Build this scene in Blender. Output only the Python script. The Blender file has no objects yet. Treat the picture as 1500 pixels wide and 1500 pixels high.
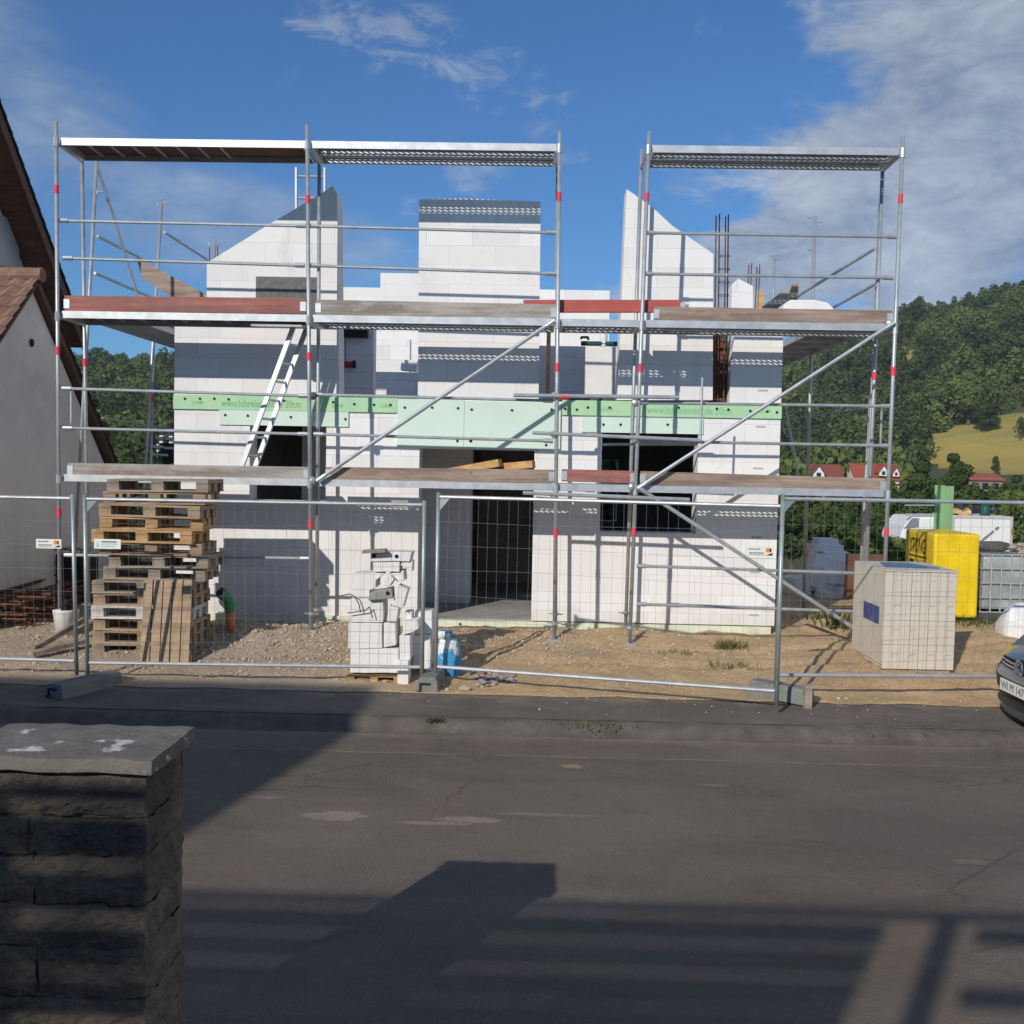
import bpy, math, random
import numpy as np
from mathutils import Vector, Matrix, noise as mnoise
random.seed(7); RNG = np.random.default_rng(7)
sc = bpy.context.scene
COL = sc.collection
rad = math.radians

# ------------------------------------------------------------------ camera
F, CZ = 1480.0, 2.15
PITCH, YAW, ROLL = math.atan(70/1480.0), rad(1.2), rad(1.08)
CR = Matrix.Rotation(YAW, 3, 'Z') @ Matrix.Rotation(math.pi/2-PITCH, 3, 'X') @ Matrix.Rotation(ROLL, 3, 'Z')
cam = bpy.data.cameras.new('camera'); camo = bpy.data.objects.new('camera', cam); COL.objects.link(camo)
camo.matrix_world = Matrix.Translation((0, 0, CZ)) @ CR.to_4x4()
cam.sensor_width = 36; cam.lens = 36*F/1500; cam.clip_end = 6000; cam.clip_start = .05
sc.camera = camo
def ray(x, y): return CR @ Vector(((x-750)/F, -(y-750)/F, -1))
def P(x, y, Y):                      # point of the photograph at distance Y
    d = ray(x, y); t = Y/d.y; return Vector((d.x*t, Y, CZ+d.z*t))
def XZ(x, y, Y):
    p = P(x, y, Y); return (p.x, p.z)
def Pz(x, y, z):
    d = ray(x, y); t = (z-CZ)/d.z; return Vector((d.x*t, d.y*t, z))

# ------------------------------------------------------------------ sun, sky
SUN = Vector((.55, 1, -.585)).normalized()
ELEV = math.asin(-SUN.z)
sl = bpy.data.lights.new('sun', 'SUN'); sl.energy = 3.6; sl.angle = rad(.53); sl.color = (1, .935, .84)
so = bpy.data.objects.new('sun', sl); COL.objects.link(so)
so.rotation_euler = SUN.to_track_quat('-Z', 'Y').to_euler()
sc.view_settings.view_transform = 'Standard'; sc.view_settings.look = 'None'
sc.view_settings.exposure = 0.0; sc.view_settings.gamma = 1

class N:                              # small node helper
    def __init__(s, tree): s.t = tree; s.n = tree.nodes; s.l = tree.links
    def new(s, typ, **kw):
        n = s.n.new(typ)
        for k, v in kw.items(): setattr(n, k, v)
        return n
    def put(s, sock, v):
        if isinstance(v, bpy.types.NodeSocket): s.l.new(v, sock)
        else: sock.default_value = v
    def math(s, op, a, b=0.0, clamp=False):
        n = s.new('ShaderNodeMath', operation=op); n.use_clamp = clamp
        s.put(n.inputs[0], a); s.put(n.inputs[1], b); return n.outputs[0]
    def vmath(s, op, a, b=(0, 0, 0)):
        n = s.new('ShaderNodeVectorMath', operation=op); s.put(n.inputs[0], a); s.put(n.inputs[1], b); return n
    def mix(s, f, a, b, blend='MIX'):
        n = s.new('ShaderNodeMix', data_type='RGBA', blend_type=blend)
        s.put(n.inputs[0], f); s.put(n.inputs[6], a); s.put(n.inputs[7], b); return n.outputs[2]
    def rng(s, v, a, b, c=0.0, d=1.0, smooth=False):
        n = s.new('ShaderNodeMapRange'); n.clamp = True
        if smooth: n.interpolation_type = 'SMOOTHSTEP'
        s.put(n.inputs[0], v)
        for i, q in enumerate((a, b, c, d)): s.put(n.inputs[i+1], q)
        return n.outputs[0]
    def noise(s, vec, scale, detail=4, rough=.55, dist=0):
        n = s.new('ShaderNodeTexNoise'); s.put(n.inputs['Vector'], vec)
        n.inputs['Scale'].default_value = scale; n.inputs['Detail'].default_value = detail
        n.inputs['Roughness'].default_value = rough; n.inputs['Distortion'].default_value = dist
        return n.outputs['Fac']
    def sep(s, v): n = s.new('ShaderNodeSeparateXYZ'); s.put(n.inputs[0], v); return n.outputs
    def comb(s, x, y, z):
        n = s.new('ShaderNodeCombineXYZ'); s.put(n.inputs[0], x); s.put(n.inputs[1], y); s.put(n.inputs[2], z); return n.outputs[0]
def rgb(c): return (c[0], c[1], c[2], 1)

w = bpy.data.worlds.new('World'); sc.world = w; w.use_nodes = True
g = N(w.node_tree); g.n.clear()
out = g.new('ShaderNodeOutputWorld'); bg = g.new('ShaderNodeBackground'); g.l.new(bg.outputs[0], out.inputs[0])
sky = g.new('ShaderNodeTexSky', sky_type='NISHITA'); sky.sun_disc = False
sky.sun_elevation = ELEV; sky.sun_rotation = math.atan2(-SUN.x, -SUN.y)
sky.air_density = 1.0; sky.dust_density = .5; sky.ozone_density = 3.0; sky.altitude = 250
bg.inputs[1].default_value = .105
dirn = g.vmath('NORMALIZE', g.new('ShaderNodeTexCoord').outputs['Generated']).outputs[0]
sx, sy, sz = g.sep(dirn)
def blob(px, py, rx, ry, tilt=0):     # soft elliptic region of the sky round a direction
    d = ray(px, py).normalized(); up = Vector((0, 0, 1)); r = d.cross(up).normalized(); u = r.cross(d)
    ca, sa = math.cos(rad(tilt)), math.sin(rad(tilt)); a = r*ca+u*sa; b = u*ca-r*sa
    da = g.vmath('DOT_PRODUCT', dirn, tuple(a)).outputs['Value']; db = g.vmath('DOT_PRODUCT', dirn, tuple(b)).outputs['Value']
    df = g.vmath('DOT_PRODUCT', dirn, tuple(d)).outputs['Value']
    q = g.math('ADD', g.math('POWER', g.math('MULTIPLY', da, F/rx), 2), g.math('POWER', g.math('MULTIPLY', db, F/ry), 2))
    return g.math('MULTIPLY', g.rng(q, 1.0, 0.0, 0, 1, True), g.math('GREATER_THAN', df, 0))
cv = g.vmath('MULTIPLY', dirn, (1, 1, 2.2)).outputs[0]
n1 = g.noise(cv, 5.5, 9, .62, .35); n2 = g.noise(cv, 17, 8, .66, .5)
def big(*bs):
    v = None
    for b in bs: v = b if v is None else g.math('MAXIMUM', v, b)
    return v
right = big(blob(1480, 150, 330, 270, 10), blob(1560, 330, 420, 190, 5), blob(1330, 280, 280, 130, 18), blob(1150, 385, 330, 100, 15), blob(1750, 100, 600, 420))
rightd = g.rng(g.math('ADD', right, g.math('MULTIPLY', g.math('SUBTRACT', n1, .5), 2.6)), .28, .72, 0, .8, True)
veil = big(blob(60, 180, 420, 80, -26), blob(320, 330, 330, 100, -5), blob(-200, 120, 420, 200, 0))
veild = g.rng(g.math('ADD', veil, g.math('MULTIPLY', g.math('SUBTRACT', n1, .5), 1.6)), .3, 1.05, 0, .40, True)
wisp = big(blob(640, 70, 330, 70, -18), blob(740, 150, 150, 60, -25), blob(700, 260, 70, 45), blob(840, 225, 50, 30), blob(480, 30, 160, 60, -30))
wispd = g.rng(g.math('ADD', g.math('MULTIPLY', wisp, .7), g.math('MULTIPLY', g.math('SUBTRACT', n2, .5), 2.2)), .52, 1.0, 0, .36, True)
def dirblob(d, c0, c1):
    d = Vector(d).normalized(); return g.rng(g.vmath('DOT_PRODUCT', dirn, tuple(d)).outputs['Value'], c0, c1, 0, 1, True)
off = g.math('MAXIMUM', dirblob((1, .05, .35), .66, .92), g.math('MULTIPLY', dirblob((.5, -1, .75), .6, .95), .38))  # unseen clouds right of and behind the view, added to brighten shaded sides
filld = g.rng(g.math('ADD', off, g.math('MULTIPLY', g.math('SUBTRACT', n1, .5), 1.2)), .25, .8, 0, .9, True)
mask = g.math('MAXIMUM', g.math('MAXIMUM', rightd, veild), g.math('MAXIMUM', wispd, filld))
shade = g.rng(g.math('ADD', g.math('MULTIPLY', n1, .55), g.math('MULTIPLY', n2, .45)), .40, .62, 0, 1)
fill_glow = g.math('MULTIPLY', off, .9)  # extra white brightness for the added unseen clouds
ccol = g.mix(shade, (2.3, 2.8, 3.65, 1), (5.4, 5.8, 6.3, 1))
skyc = g.mix(1.0, sky.outputs[0], (.39, .71, 1.02, 1), 'MULTIPLY')
ccol = g.mix(fill_glow, ccol, (7.4, 7.4, 7.5, 1))
g.l.new(g.mix(mask, skyc, ccol), bg.inputs[0])

# ------------------------------------------------------------------ materials
def M(name, base, rough=.8, metal=0.0, var=.12, scale=3.0, bump=0.0, bscale=60, spec=.3, tint=None, tscale=None, tmin=.45, tmax=.7, stretch=(1, 1, 1), coat=0):
    m = bpy.data.materials.new(name); m.use_nodes = True; q = N(m.node_tree)
    b = q.n['Principled BSDF']; co = q.new('ShaderNodeTexCoord').outputs['Object']
    v = q.vmath('MULTIPLY', co, stretch).outputs[0]
    n = q.noise(v, scale, 5, .6)
    lo = rgb([c*(1-var) for c in base]); hi = rgb([min(1, c*(1+var)) for c in base])
    c = q.mix(q.rng(n, .3, .7), lo, hi)
    if tint:
        nt = q.noise(q.vmath('ADD', v, (13.1, 4.7, 8.3)).outputs[0], tscale or scale*.6, 6, .65)
        c = q.mix(q.rng(nt, tmin, tmax, 0, 1, True), c, rgb(tint))
    q.put(b.inputs['Base Color'], c)
    b.inputs['Roughness'].default_value = rough; b.inputs['Metallic'].default_value = metal
    b.inputs['Specular IOR Level'].default_value = spec; b.inputs['Coat Weight'].default_value = coat
    if bump:
        bn = q.new('ShaderNodeBump'); bn.inputs['Strength'].default_value = bump; bn.inputs['Distance'].default_value = .02
        q.put(bn.inputs['Height'], q.noise(v, bscale, 5, .6)); q.l.new(bn.outputs[0], b.inputs['Normal'])
    m['q'] = 1
    return m
def masonry(name, base, bw=.6, bh=.25, mortar=.0025, dark=.62, stain=.12):
    m = M(name, base, .92, var=.03, scale=.8, bump=.12, bscale=90, spec=.15)
    q = N(m.node_tree); b = q.n['Principled BSDF']; co = q.new('ShaderNodeTexCoord').outputs['Object']
    x, y, z = q.sep(co)
    br = q.new('ShaderNodeTexBrick'); q.put(br.inputs['Vector'], q.comb(q.math('ADD', x, q.math('MULTIPLY', y, .97)), q.math('ADD', z, .02), 0))
    br.inputs['Scale'].default_value = 1; br.inputs['Brick Width'].default_value = bw; br.inputs['Row Height'].default_value = bh
    br.inputs['Mortar Size'].default_value = mortar; br.inputs['Mortar Smooth'].default_value = .3; br.inputs['Bias'].default_value = .2
    br.inputs['Color1'].default_value = rgb([c*.90 for c in base]); br.inputs['Color2'].default_value = rgb([c*1.03 for c in base])
    br.inputs['Mortar'].default_value = rgb([c*dark for c in base])
    sm_ = q.noise(q.vmath('MULTIPLY', co, (2.2, 2.2, .9)).outputs[0], 1.3, 6, .7, .4)
    c = q.mix(q.rng(sm_, .53, .74, 0, stain*5, True), br.outputs[0], rgb([base[0]*.72, base[1]*.72, base[2]*.70]))
    w2 = q.noise(co, .6, 3, .5)
    c = q.mix(q.rng(w2, .5, .68, 0, .5, True), c, rgb([base[0]*1.0, base[1]*.965, base[2]*.90]))
    sp = q.noise(q.vmath('MULTIPLY', co, (1, 1, .35)).outputs[0], 9, 6, .75, .6); c = q.mix(q.rng(sp, .60, .74, 0, .38), c, rgb([k*.70 for k in base]))
    lowz = q.math('ADD', q.rng(z, .55, .0, 0, 1), q.math('MULTIPLY', q.math('SUBTRACT', q.noise(co, 2.5, 6, .7), .5), 1.5)); c = q.mix(q.rng(lowz, .45, 1.1, 0, .5), c, (.52, .45, .36, 1))
    q.put(b.inputs['Base Color'], c)
    return m
def wood(name, base, tint=None, grain=18):
    m = M(name, base, .84, var=.26, scale=grain, stretch=(.07, 1, 1), bump=.3, bscale=40, spec=.2, tint=tint, tscale=7, tmin=.46, tmax=.62)
    q = N(m.node_tree); b = q.n['Principled BSDF']; co = q.new('ShaderNodeTexCoord').outputs['Object']; c = b.inputs['Base Color'].links[0].from_socket
    vr = q.new('ShaderNodeTexVoronoi'); vr.inputs['Scale'].default_value = 3.2; q.put(vr.inputs['Vector'], co)
    c = q.mix(q.math('MULTIPLY', q.rng(vr.outputs['Distance'], .075, .035, 0, 1), .75), c, rgb([k*.35 for k in base]))
    st = q.noise(q.vmath('MULTIPLY', co, (1, 2.5, 2.5)).outputs[0], 2.6, 6, .75, .5); c = q.mix(q.rng(st, .52, .7, 0, .45), c, rgb([min(.75, k*1.45+.03) for k in base])); c = q.mix(q.rng(st, .46, .32, 0, .5), c, rgb([k*.6 for k in base]))
    q.put(b.inputs['Base Color'], c); return m
AAC = masonry('aerated_block', (.79, .78, .775))
AACL = M('aerated_block_loose', (.76, .745, .72), .92, var=.06, scale=2, bump=.15, bscale=80, tint=(.58, .55, .51), tscale=3, tmin=.58, tmax=.8)
GREYB = M('grey_concrete', (.30, .30, .29), .95, var=.2, scale=20, bump=.4, bscale=60)
def galv(name, base=(.50, .53, .56)): return M(name, base, .48, .5, .14, 9, tint=(base[0]*.82, base[1]*.82, base[2]*.82), tscale=4, spec=.5)
STEEL = galv('galvanised_steel', (.44, .47, .49)); ZINC = galv('galvanised_deck', (.52, .54, .56)); FENCE = galv('fence_steel', (.36, .42, .42)); WIRE = M('fence_wire', (.20, .21, .21), .65, .2, .1)
ALU = M('aluminium', (.58, .59, .60), .42, .6, .1, 8); DARKST = M('dark_steel', (.10, .10, .11), .6, .4)
CONC = M('concrete', (.36, .35, .33), .95, var=.15, scale=2, bump=.3, bscale=40, tint=(.24, .23, .22), tscale=1.2)
BLACK = M('black_plastic', (.015, .015, .017), .5)
REDB = M('red_tape', (.75, .06, .10), .6, var=.1)
WRED = wood('red_board', (.34, .14, .12), (.25, .13, .11)); WGREY = wood('grey_board', (.36, .33, .30), (.24, .20, .17)); WBRN = wood('brown_board', (.33, .25, .20), (.22, .16, .13))
WNEW = wood('new_timber', (.58, .36, .16), (.48, .27, .11)); WPAL = wood('pallet_wood', (.39, .285, .185), (.27, .20, .14)); WPALG = wood('weathered_pallet_wood', (.33, .28, .22), (.22, .18, .14))
WPALO = wood('fresh_pallet_wood', (.50, .325, .155), (.36, .23, .11)); WPALW = wood('whitewashed_pallet_wood', (.62, .60, .57), (.45, .43, .40)); WDARK = wood('brown_panel', (.14, .075, .05))
GREEN = M('green_board', (.40, .64, .40), .8, var=.08, scale=2, tint=(.46, .66, .42), tscale=2)
MINT = M('mint_board', (.62, .76, .66), .8, var=.05, scale=1.5); LINT = M('green_text', (.24, .48, .26), .8)
PLINTH = M('plinth_board', (.66, .70, .55), .85, var=.08, scale=2.5, tint=(.50, .46, .36), tscale=2.5, tmin=.52, tmax=.75)
OSB = M('grey_sheet', (.13, .13, .125), .6, var=.3, scale=14, tint=(.27, .27, .26), tscale=6, tmin=.6, tmax=.75)
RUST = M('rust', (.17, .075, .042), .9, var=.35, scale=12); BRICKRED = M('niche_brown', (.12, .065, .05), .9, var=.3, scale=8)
PLASTER = M('plaster', (.80, .755, .72), .95, var=.07, tint=(.66, .62, .59), tscale=.8, scale=2, bump=.1, bscale=120); PLASTERW = M('plaster_white', (.66, .65, .63), .95, var=.04, scale=2)
WHITEM = M('white_paint', (.78, .77, .73), .5, var=.03); WHITEP = M('white_plastic', (.74, .74, .72), .55, var=.05, scale=8, bump=.2, bscale=10)
SHEET = M('package_film', (.60, .545, .465), .38, var=.06, scale=4, spec=.5); YELL = M('yellow_film', (.80, .56, .008), .38, var=.12, scale=3, spec=.45, bump=.35, bscale=7, tint=(.62, .42, .012), tscale=2.2, tmin=.5, tmax=.7)
BLUEL = M('blue_label', (.03, .045, .20), .5, var=.5, scale=5, tint=(.10, .12, .25), tscale=10); BLUET = M('teal_film', (.06, .12, .26), .35, var=.4, scale=6, tint=(.18, .30, .36), tscale=7)
CEMB = M('cement_bag', (.74, .75, .75), .7, var=.05, scale=3, tint=(.06, .32, .58), tscale=3.2, tmin=.46, tmax=.50, bump=.3, bscale=10)
ORNG = M('orange_pipe', (.58, .21, .085), .55, var=.06); GREENP = M('green_pipe', (.06, .27, .13), .45, var=.1)
DKGRN = M('dark_green', (.012, .07, .065), .5, var=.2); TEXT = M('black_print', (.02, .02, .02), .7); TEXTG = M('grey_print', (.12, .12, .13), .8); ORAP = M('orange_print', (.80, .25, .05), .6)
GREYT = M('tank_plastic', (.26, .29, .29), .45, var=.1, scale=3, tint=(.42, .45, .44), tscale=2); BAG = M('big_bag', (.74, .74, .74), .8, var=.05, bump=.35, bscale=7)
GLASSD = M('dark_glass', (.02, .025, .03), .08, 0, .05, spec=.7); CARP = M('car_paint', (.15, .165, .18), .3, .35, .03, spec=.6, coat=.6); RUB = M('rubber', (.02, .02, .02), .85)
CHROME = M('chrome', (.65, .66, .68), .2, 1.0, .02); PLATE = M('plate_white', (.78, .78, .72), .5, var=.03); LAMPG = M('lamp_glass', (.55, .57, .60), .12, .3, spec=.7)
BOTTLE = M('clear_plastic', (.75, .78, .78), .12, spec=.6); REDT = M('red_tool', (.35, .03, .04), .5); NBLUE = M('navy_tarp', (.025, .03, .05), .6, var=.2)
GREYW = M('grey_shutter', (.40, .43, .46), .7, var=.05); RFT = None

def tiles(name, base, sx_, sz_):
    m = M(name, base, .9, var=.25, scale=6, tint=(base[0]*1.9, base[1]*1.9, base[2]*1.8), tscale=5, tmin=.52, tmax=.75)
    return m
TILE = tiles('roof_tile', (.23, .14, .105), .3, .3); DTILE = M('dark_tile', (.05, .045, .05), .8, var=.2, scale=10); RROOF = M('red_roof', (.33, .085, .05), .85, var=.15, scale=1.5)
VERGE = M('brown_verge', (.12, .075, .06), .8, var=.2, scale=5)

def slotted(name):                     # galvanised walk plank with punched slots
    m = M(name, (.42, .44, .46), .5, .5, .12, 6, spec=.5); q = N(m.node_tree)
    x, y, z = q.sep(q.new('ShaderNodeTexCoord').outputs['Object'])
    a = q.math('FRACT', q.math('ADD', q.math('MULTIPLY', x, 14), q.math('MULTIPLY', y, 9)))
    r = q.math('FRACT', q.math('MULTIPLY', y, 15))
    h = q.math('MULTIPLY', q.math('LESS_THAN', a, .5), q.math('LESS_THAN', r, .55))
    h = q.math('MULTIPLY', h, q.math('GREATER_THAN', q.math('FRACT', q.math('MULTIPLY', y, 3.3)), .30))
    tr = q.new('ShaderNodeBsdfTransparent'); mx = q.new('ShaderNodeMixShader')
    q.put(mx.inputs[0], h); q.l.new(q.n['Principled BSDF'].outputs[0], mx.inputs[1]); q.l.new(tr.outputs[0], mx.inputs[2])
    q.l.new(mx.outputs[0], q.n['Material Output'].inputs[0]); return m
SLOT = slotted('slotted_plank')

def asphalt(name, base, patches=True):
    m = M(name, base, .88, var=.16, scale=1.2, spec=.35); q = N(m.node_tree); b = q.n['Principled BSDF']
    co = q.new('ShaderNodeTexCoord').outputs['Object']; x, y, z = q.sep(co)
    c = b.inputs['Base Color'].links[0].from_socket
    gr = q.noise(co, 75, 5, .8); c = q.mix(q.rng(gr, .40, .72, 0, .8), c, rgb([k*1.75 for k in base]))
    st = q.new('ShaderNodeTexVoronoi'); st.inputs['Scale'].default_value = 38; q.put(st.inputs['Vector'], co)
    c = q.mix(q.math('MULTIPLY', q.math('LESS_THAN', st.outputs['Distance'], .17), .5), c, rgb([k*2.4 for k in base]))
    big_ = q.noise(q.vmath('MULTIPLY', co, (.35, 1, 1)).outputs[0], .8, 5, .6); c = q.mix(q.rng(big_, .38, .62, .0, .42), c, rgb([base[0]*.62, base[1]*.62, base[2]*.64]))
    wob = q.noise(co, 3.5, 6, .7); wob2 = q.noise(q.vmath('MULTIPLY', co, (.6, 1.5, 1)).outputs[0], 16, 7, .75)
    if patches:
        br = q.noise(q.vmath('ADD', co, (4, 9, 1)).outputs[0], .55, 4, .6); c = q.mix(q.rng(br, .45, .7, 0, .45), c, rgb([base[0]*1.15, base[1]*.98, base[2]*.84]))
        def patch(cx, cy, rx, ry, k, col, soft=.5):
            nonlocal c
            dx = q.math('POWER', q.math('MULTIPLY', q.math('SUBTRACT', x, cx), 1/rx), 2); dy = q.math('POWER', q.math('MULTIPLY', q.math('SUBTRACT', y, cy), 1/ry), 2)
            dd = q.math('ADD', q.math('ADD', dx, dy), q.math('ADD', q.math('MULTIPLY', q.math('SUBTRACT', wob, .5), 2.6), q.math('MULTIPLY', q.math('SUBTRACT', wob2, .5), 4.0)))
            c = q.mix(q.rng(dd, 1.0, 1-soft, 0, k, True), c, rgb(col))
        L = (base[0]*2.3, base[1]*2.3, base[2]*2.25)
        for (px, py, rx, ry, k) in ((490, 1195, .24, .10, .75), (690, 1201, .22, .07, .7), (640, 1206, .35, .035, .6), (800, 1193, .4, .03, .5), (390, 1168, .16, .05, .4), (1045, 1150, .14, .03, .45), (1420, 1262, .12, .05, .35)):
            p = Pz(px, py, -.32); patch(p.x, p.y, rx, ry, k, L)
        p = Pz(840, 1122, -.32); patch(p.x, p.y, .11, .06, .8, (.34, .25, .13))
        p = Pz(850, 1076, -.32); patch(p.x, p.y, .55, .16, .7, (base[0]*.75, base[1]*.55, base[2]*.42))
        # worn joint between carriageway and gutter strip
        dl = q.math('ABSOLUTE', q.math('SUBTRACT', y, q.math('ADD', 8.47, q.math('MULTIPLY', q.math('SUBTRACT', q.noise(q.comb(x, 0, 0), 1.1, 4, .6), .5), .10))))
        c = q.mix(q.math('MULTIPLY', q.rng(dl, .016, .004, 0, 1), q.rng(wob, .42, .6, .12, .8)), c, rgb([k*2.5 for k in base]))
        gut = q.math('MULTIPLY', q.math('GREATER_THAN', y, 8.47), q.rng(q.noise(co, 2.4, 5, .65), .35, .7, .1, .55)); c = q.mix(gut, c, rgb((base[0]*1.45, base[1]*1.4, base[2]*1.3)))
        c = q.mix(q.math('MULTIPLY', q.rng(q.math('ADD', y, q.math('MULTIPLY', q.math('SUBTRACT', wob, .5), .5)), 8.86, 9.12), .6), c, (.27, .22, .165, 1))
        cr = q.new('ShaderNodeTexVoronoi', feature='DISTANCE_TO_EDGE'); cr.inputs['Scale'].default_value = .55
        q.put(cr.inputs['Vector'], q.vmath('ADD', co, q.comb(q.math('MULTIPLY', wob, .5), q.math('MULTIPLY', wob, .35), 0)).outputs[0])
        c = q.mix(q.math('MULTIPLY', q.rng(cr.outputs['Distance'], .007, .002, 0, 1), q.rng(q.noise(co, .5), .5, .6, 0, .55)), c, rgb([k*.4 for k in base]))
        sp = q.noise(co, 1.6, 6, .75); c = q.mix(q.rng(q.noise(q.vmath('MULTIPLY', co, (.5, 1.6, 1)).outputs[0], 1.1, 7, .7, .6), .50, .72, 0, .55), c, rgb((base[0]*.55, base[1]*.54, base[2]*.55)))
        c = q.mix(q.rng(q.noise(co, 12, 6, .8), .55, .75, 0, .5), c, rgb([k*1.7 for k in base]))
        c = q.mix(q.rng(sp, .60, .72, 0, .4), c, rgb([k*1.9 for k in base]))
    q.put(b.inputs['Base Color'], c)
    bn = q.new('ShaderNodeBump'); bn.inputs['Strength'].default_value = .7; bn.inputs['Distance'].default_value = .012
    q.put(bn.inputs['Height'], q.noise(co, 70, 3, .7)); q.l.new(bn.outputs[0], b.inputs['Normal'])
    return m
def dusty(m, base):
    q = N(m.node_tree); b = q.n['Principled BSDF']; co = q.new('ShaderNodeTexCoord').outputs['Object']; x, y, z = q.sep(co); c = b.inputs['Base Color'].links[0].from_socket
    n = q.noise(co, 2.2, 7, .7, .4)
    c = q.mix(q.math('MULTIPLY', q.rng(q.math('ADD', y, q.math('MULTIPLY', q.math('SUBTRACT', n, .5), 1.1)), 9.95, 10.35), .75), c, (.34, .255, .17, 1))
    c = q.mix(q.rng(n, .52, .70, 0, .55), c, rgb([k*1.65 for k in base])); c = q.mix(q.rng(n, .47, .34, 0, .45), c, rgb([k*.6 for k in base]))
    u = q.math('ADD', q.math('MULTIPLY', x, .8), y); l1 = q.math('ABSOLUTE', q.math('SUBTRACT', q.math('FRACT', q.math('MULTIPLY', u, .83)), .5)); l2 = q.math('ABSOLUTE', q.math('SUBTRACT', q.math('FRACT', q.math('MULTIPLY', y, 2.1)), .5))
    ln = q.math('MAXIMUM', q.math('LESS_THAN', l1, .010), q.math('LESS_THAN', l2, .014)); ln = q.math('MULTIPLY', ln, q.math('MULTIPLY', q.rng(x, 2.4, 3.0), q.rng(q.noise(co, 5, 4, .7), .42, .58, 0, .7)))
    c = q.mix(ln, c, rgb([k*2.4 for k in base])); q.put(b.inputs['Base Color'], c); return m
ROAD = asphalt('road_asphalt', (.134, .113, .092)); PAVE = dusty(asphalt('pavement_asphalt', (.135, .116, .097), False), (.135, .116, .097))
KERB = M('kerb_stone', (.115, .10, .086), .95, var=.3, scale=5, bump=.4, bscale=40, tint=(.10, .09, .08), tscale=4)
def dirtmat(name, patch=True):
    m = M(name, (.66, .46, .255), .97, var=.2, scale=1.5, spec=.1); q = N(m.node_tree); b = q.n['Principled BSDF']
    co = q.new('ShaderNodeTexCoord').outputs['Object']; x, y, z = q.sep(co)
    n = q.noise(co, 1.1, 6, .65); c = b.inputs['Base Color'].links[0].from_socket
    gry = q.math('ADD', q.rng(x, -.2, -2.6, 0, .85), q.math('MULTIPLY', q.math('SUBTRACT', n, .5), 1.4), True)
    c = q.mix(gry, c, (.52, .435, .34, 1))
    c = q.mix(q.rng(q.noise(co, 9, 5, .7), .4, .7, 0, .6), c, (.40, .28, .17, 1))
    c = q.mix(q.rng(q.noise(co, 30, 3, .7), .58, .7, 0, .6), c, (.64, .56, .45, 1))
    q.put(b.inputs['Base Color'], c)
    bn = q.new('ShaderNodeBump'); bn.inputs['Strength'].default_value = .9; bn.inputs['Distance'].default_value = .05
    q.put(bn.inputs['Height'], q.noise(co, 22, 6, .7)); q.l.new(bn.outputs[0], b.inputs['Normal']); return m
DIRT = dirtmat('dirt')
STONE = M('rubble_stone', (.46, .38, .29), .95, var=.3, scale=9, tint=(.62, .57, .50), tscale=2.2, tmin=.6, tmax=.75)
TERR = M('valley_grass', (.060, .085, .028), .95, var=.25, scale=.06, tint=(.12, .10, .045), tscale=.02)
MEAD = M('dry_meadow', (.40, .305, .075), .95, var=.16, scale=.05, tint=(.24, .225, .07), tscale=.035, tmin=.42, tmax=.65, stretch=(.4, 1, 2))
def leafmat(name, dark, light, hue=None):
    m = M(name, dark, .75, var=0, spec=.25); q = N(m.node_tree); b = q.n['Principled BSDF']
    at = q.new('ShaderNodeAttribute'); at.attribute_name = 'tint'
    ob = q.new('ShaderNodeObjectInfo').outputs['Random']
    f = q.math('ADD', at.outputs['Fac'], q.math('MULTIPLY', q.math('SUBTRACT', ob, .5), .3), True)
    c = q.mix(f, rgb(dark), rgb(light)); q.put(b.inputs['Base Color'], c)
    tr = q.new('ShaderNodeBsdfTranslucent'); q.put(tr.inputs[0], c); mx = q.new('ShaderNodeMixShader'); mx.inputs[0].default_value = .22
    q.l.new(b.outputs[0], mx.inputs[1]); q.l.new(tr.outputs[0], mx.inputs[2]); q.l.new(mx.outputs[0], q.n['Material Output'].inputs[0]); return m
LEAF = leafmat('forest_leaf', (.026, .052, .014), (.155, .205, .050)); LEAFB = leafmat('bright_leaf', (.075, .12, .026), (.15, .19, .045)); LEAFN = leafmat('near_leaf', (.030, .055, .016), (.085, .13, .032))
BARK = M('bark', (.13, .10, .075), .95, var=.2, scale=8); GRASS = leafmat('grass_blade', (.09, .11, .03), (.20, .19, .07))
STONEP = M('pillar_stone', (.16, .13, .10), .93, var=.35, scale=7, bump=1.0, bscale=35, tint=(.075, .068, .062), tscale=2.5, tmin=.42, tmax=.65)
CAPM = M('pillar_cap', (.165, .152, .135), .9, var=.18, scale=5, bump=.4, bscale=30, tint=(.60, .60, .58), tscale=6.5, tmin=.57, tmax=.66)
FEET = M('fence_foot', (.20, .205, .185), .95, var=.15, scale=5, bump=.35, bscale=50)

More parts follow.
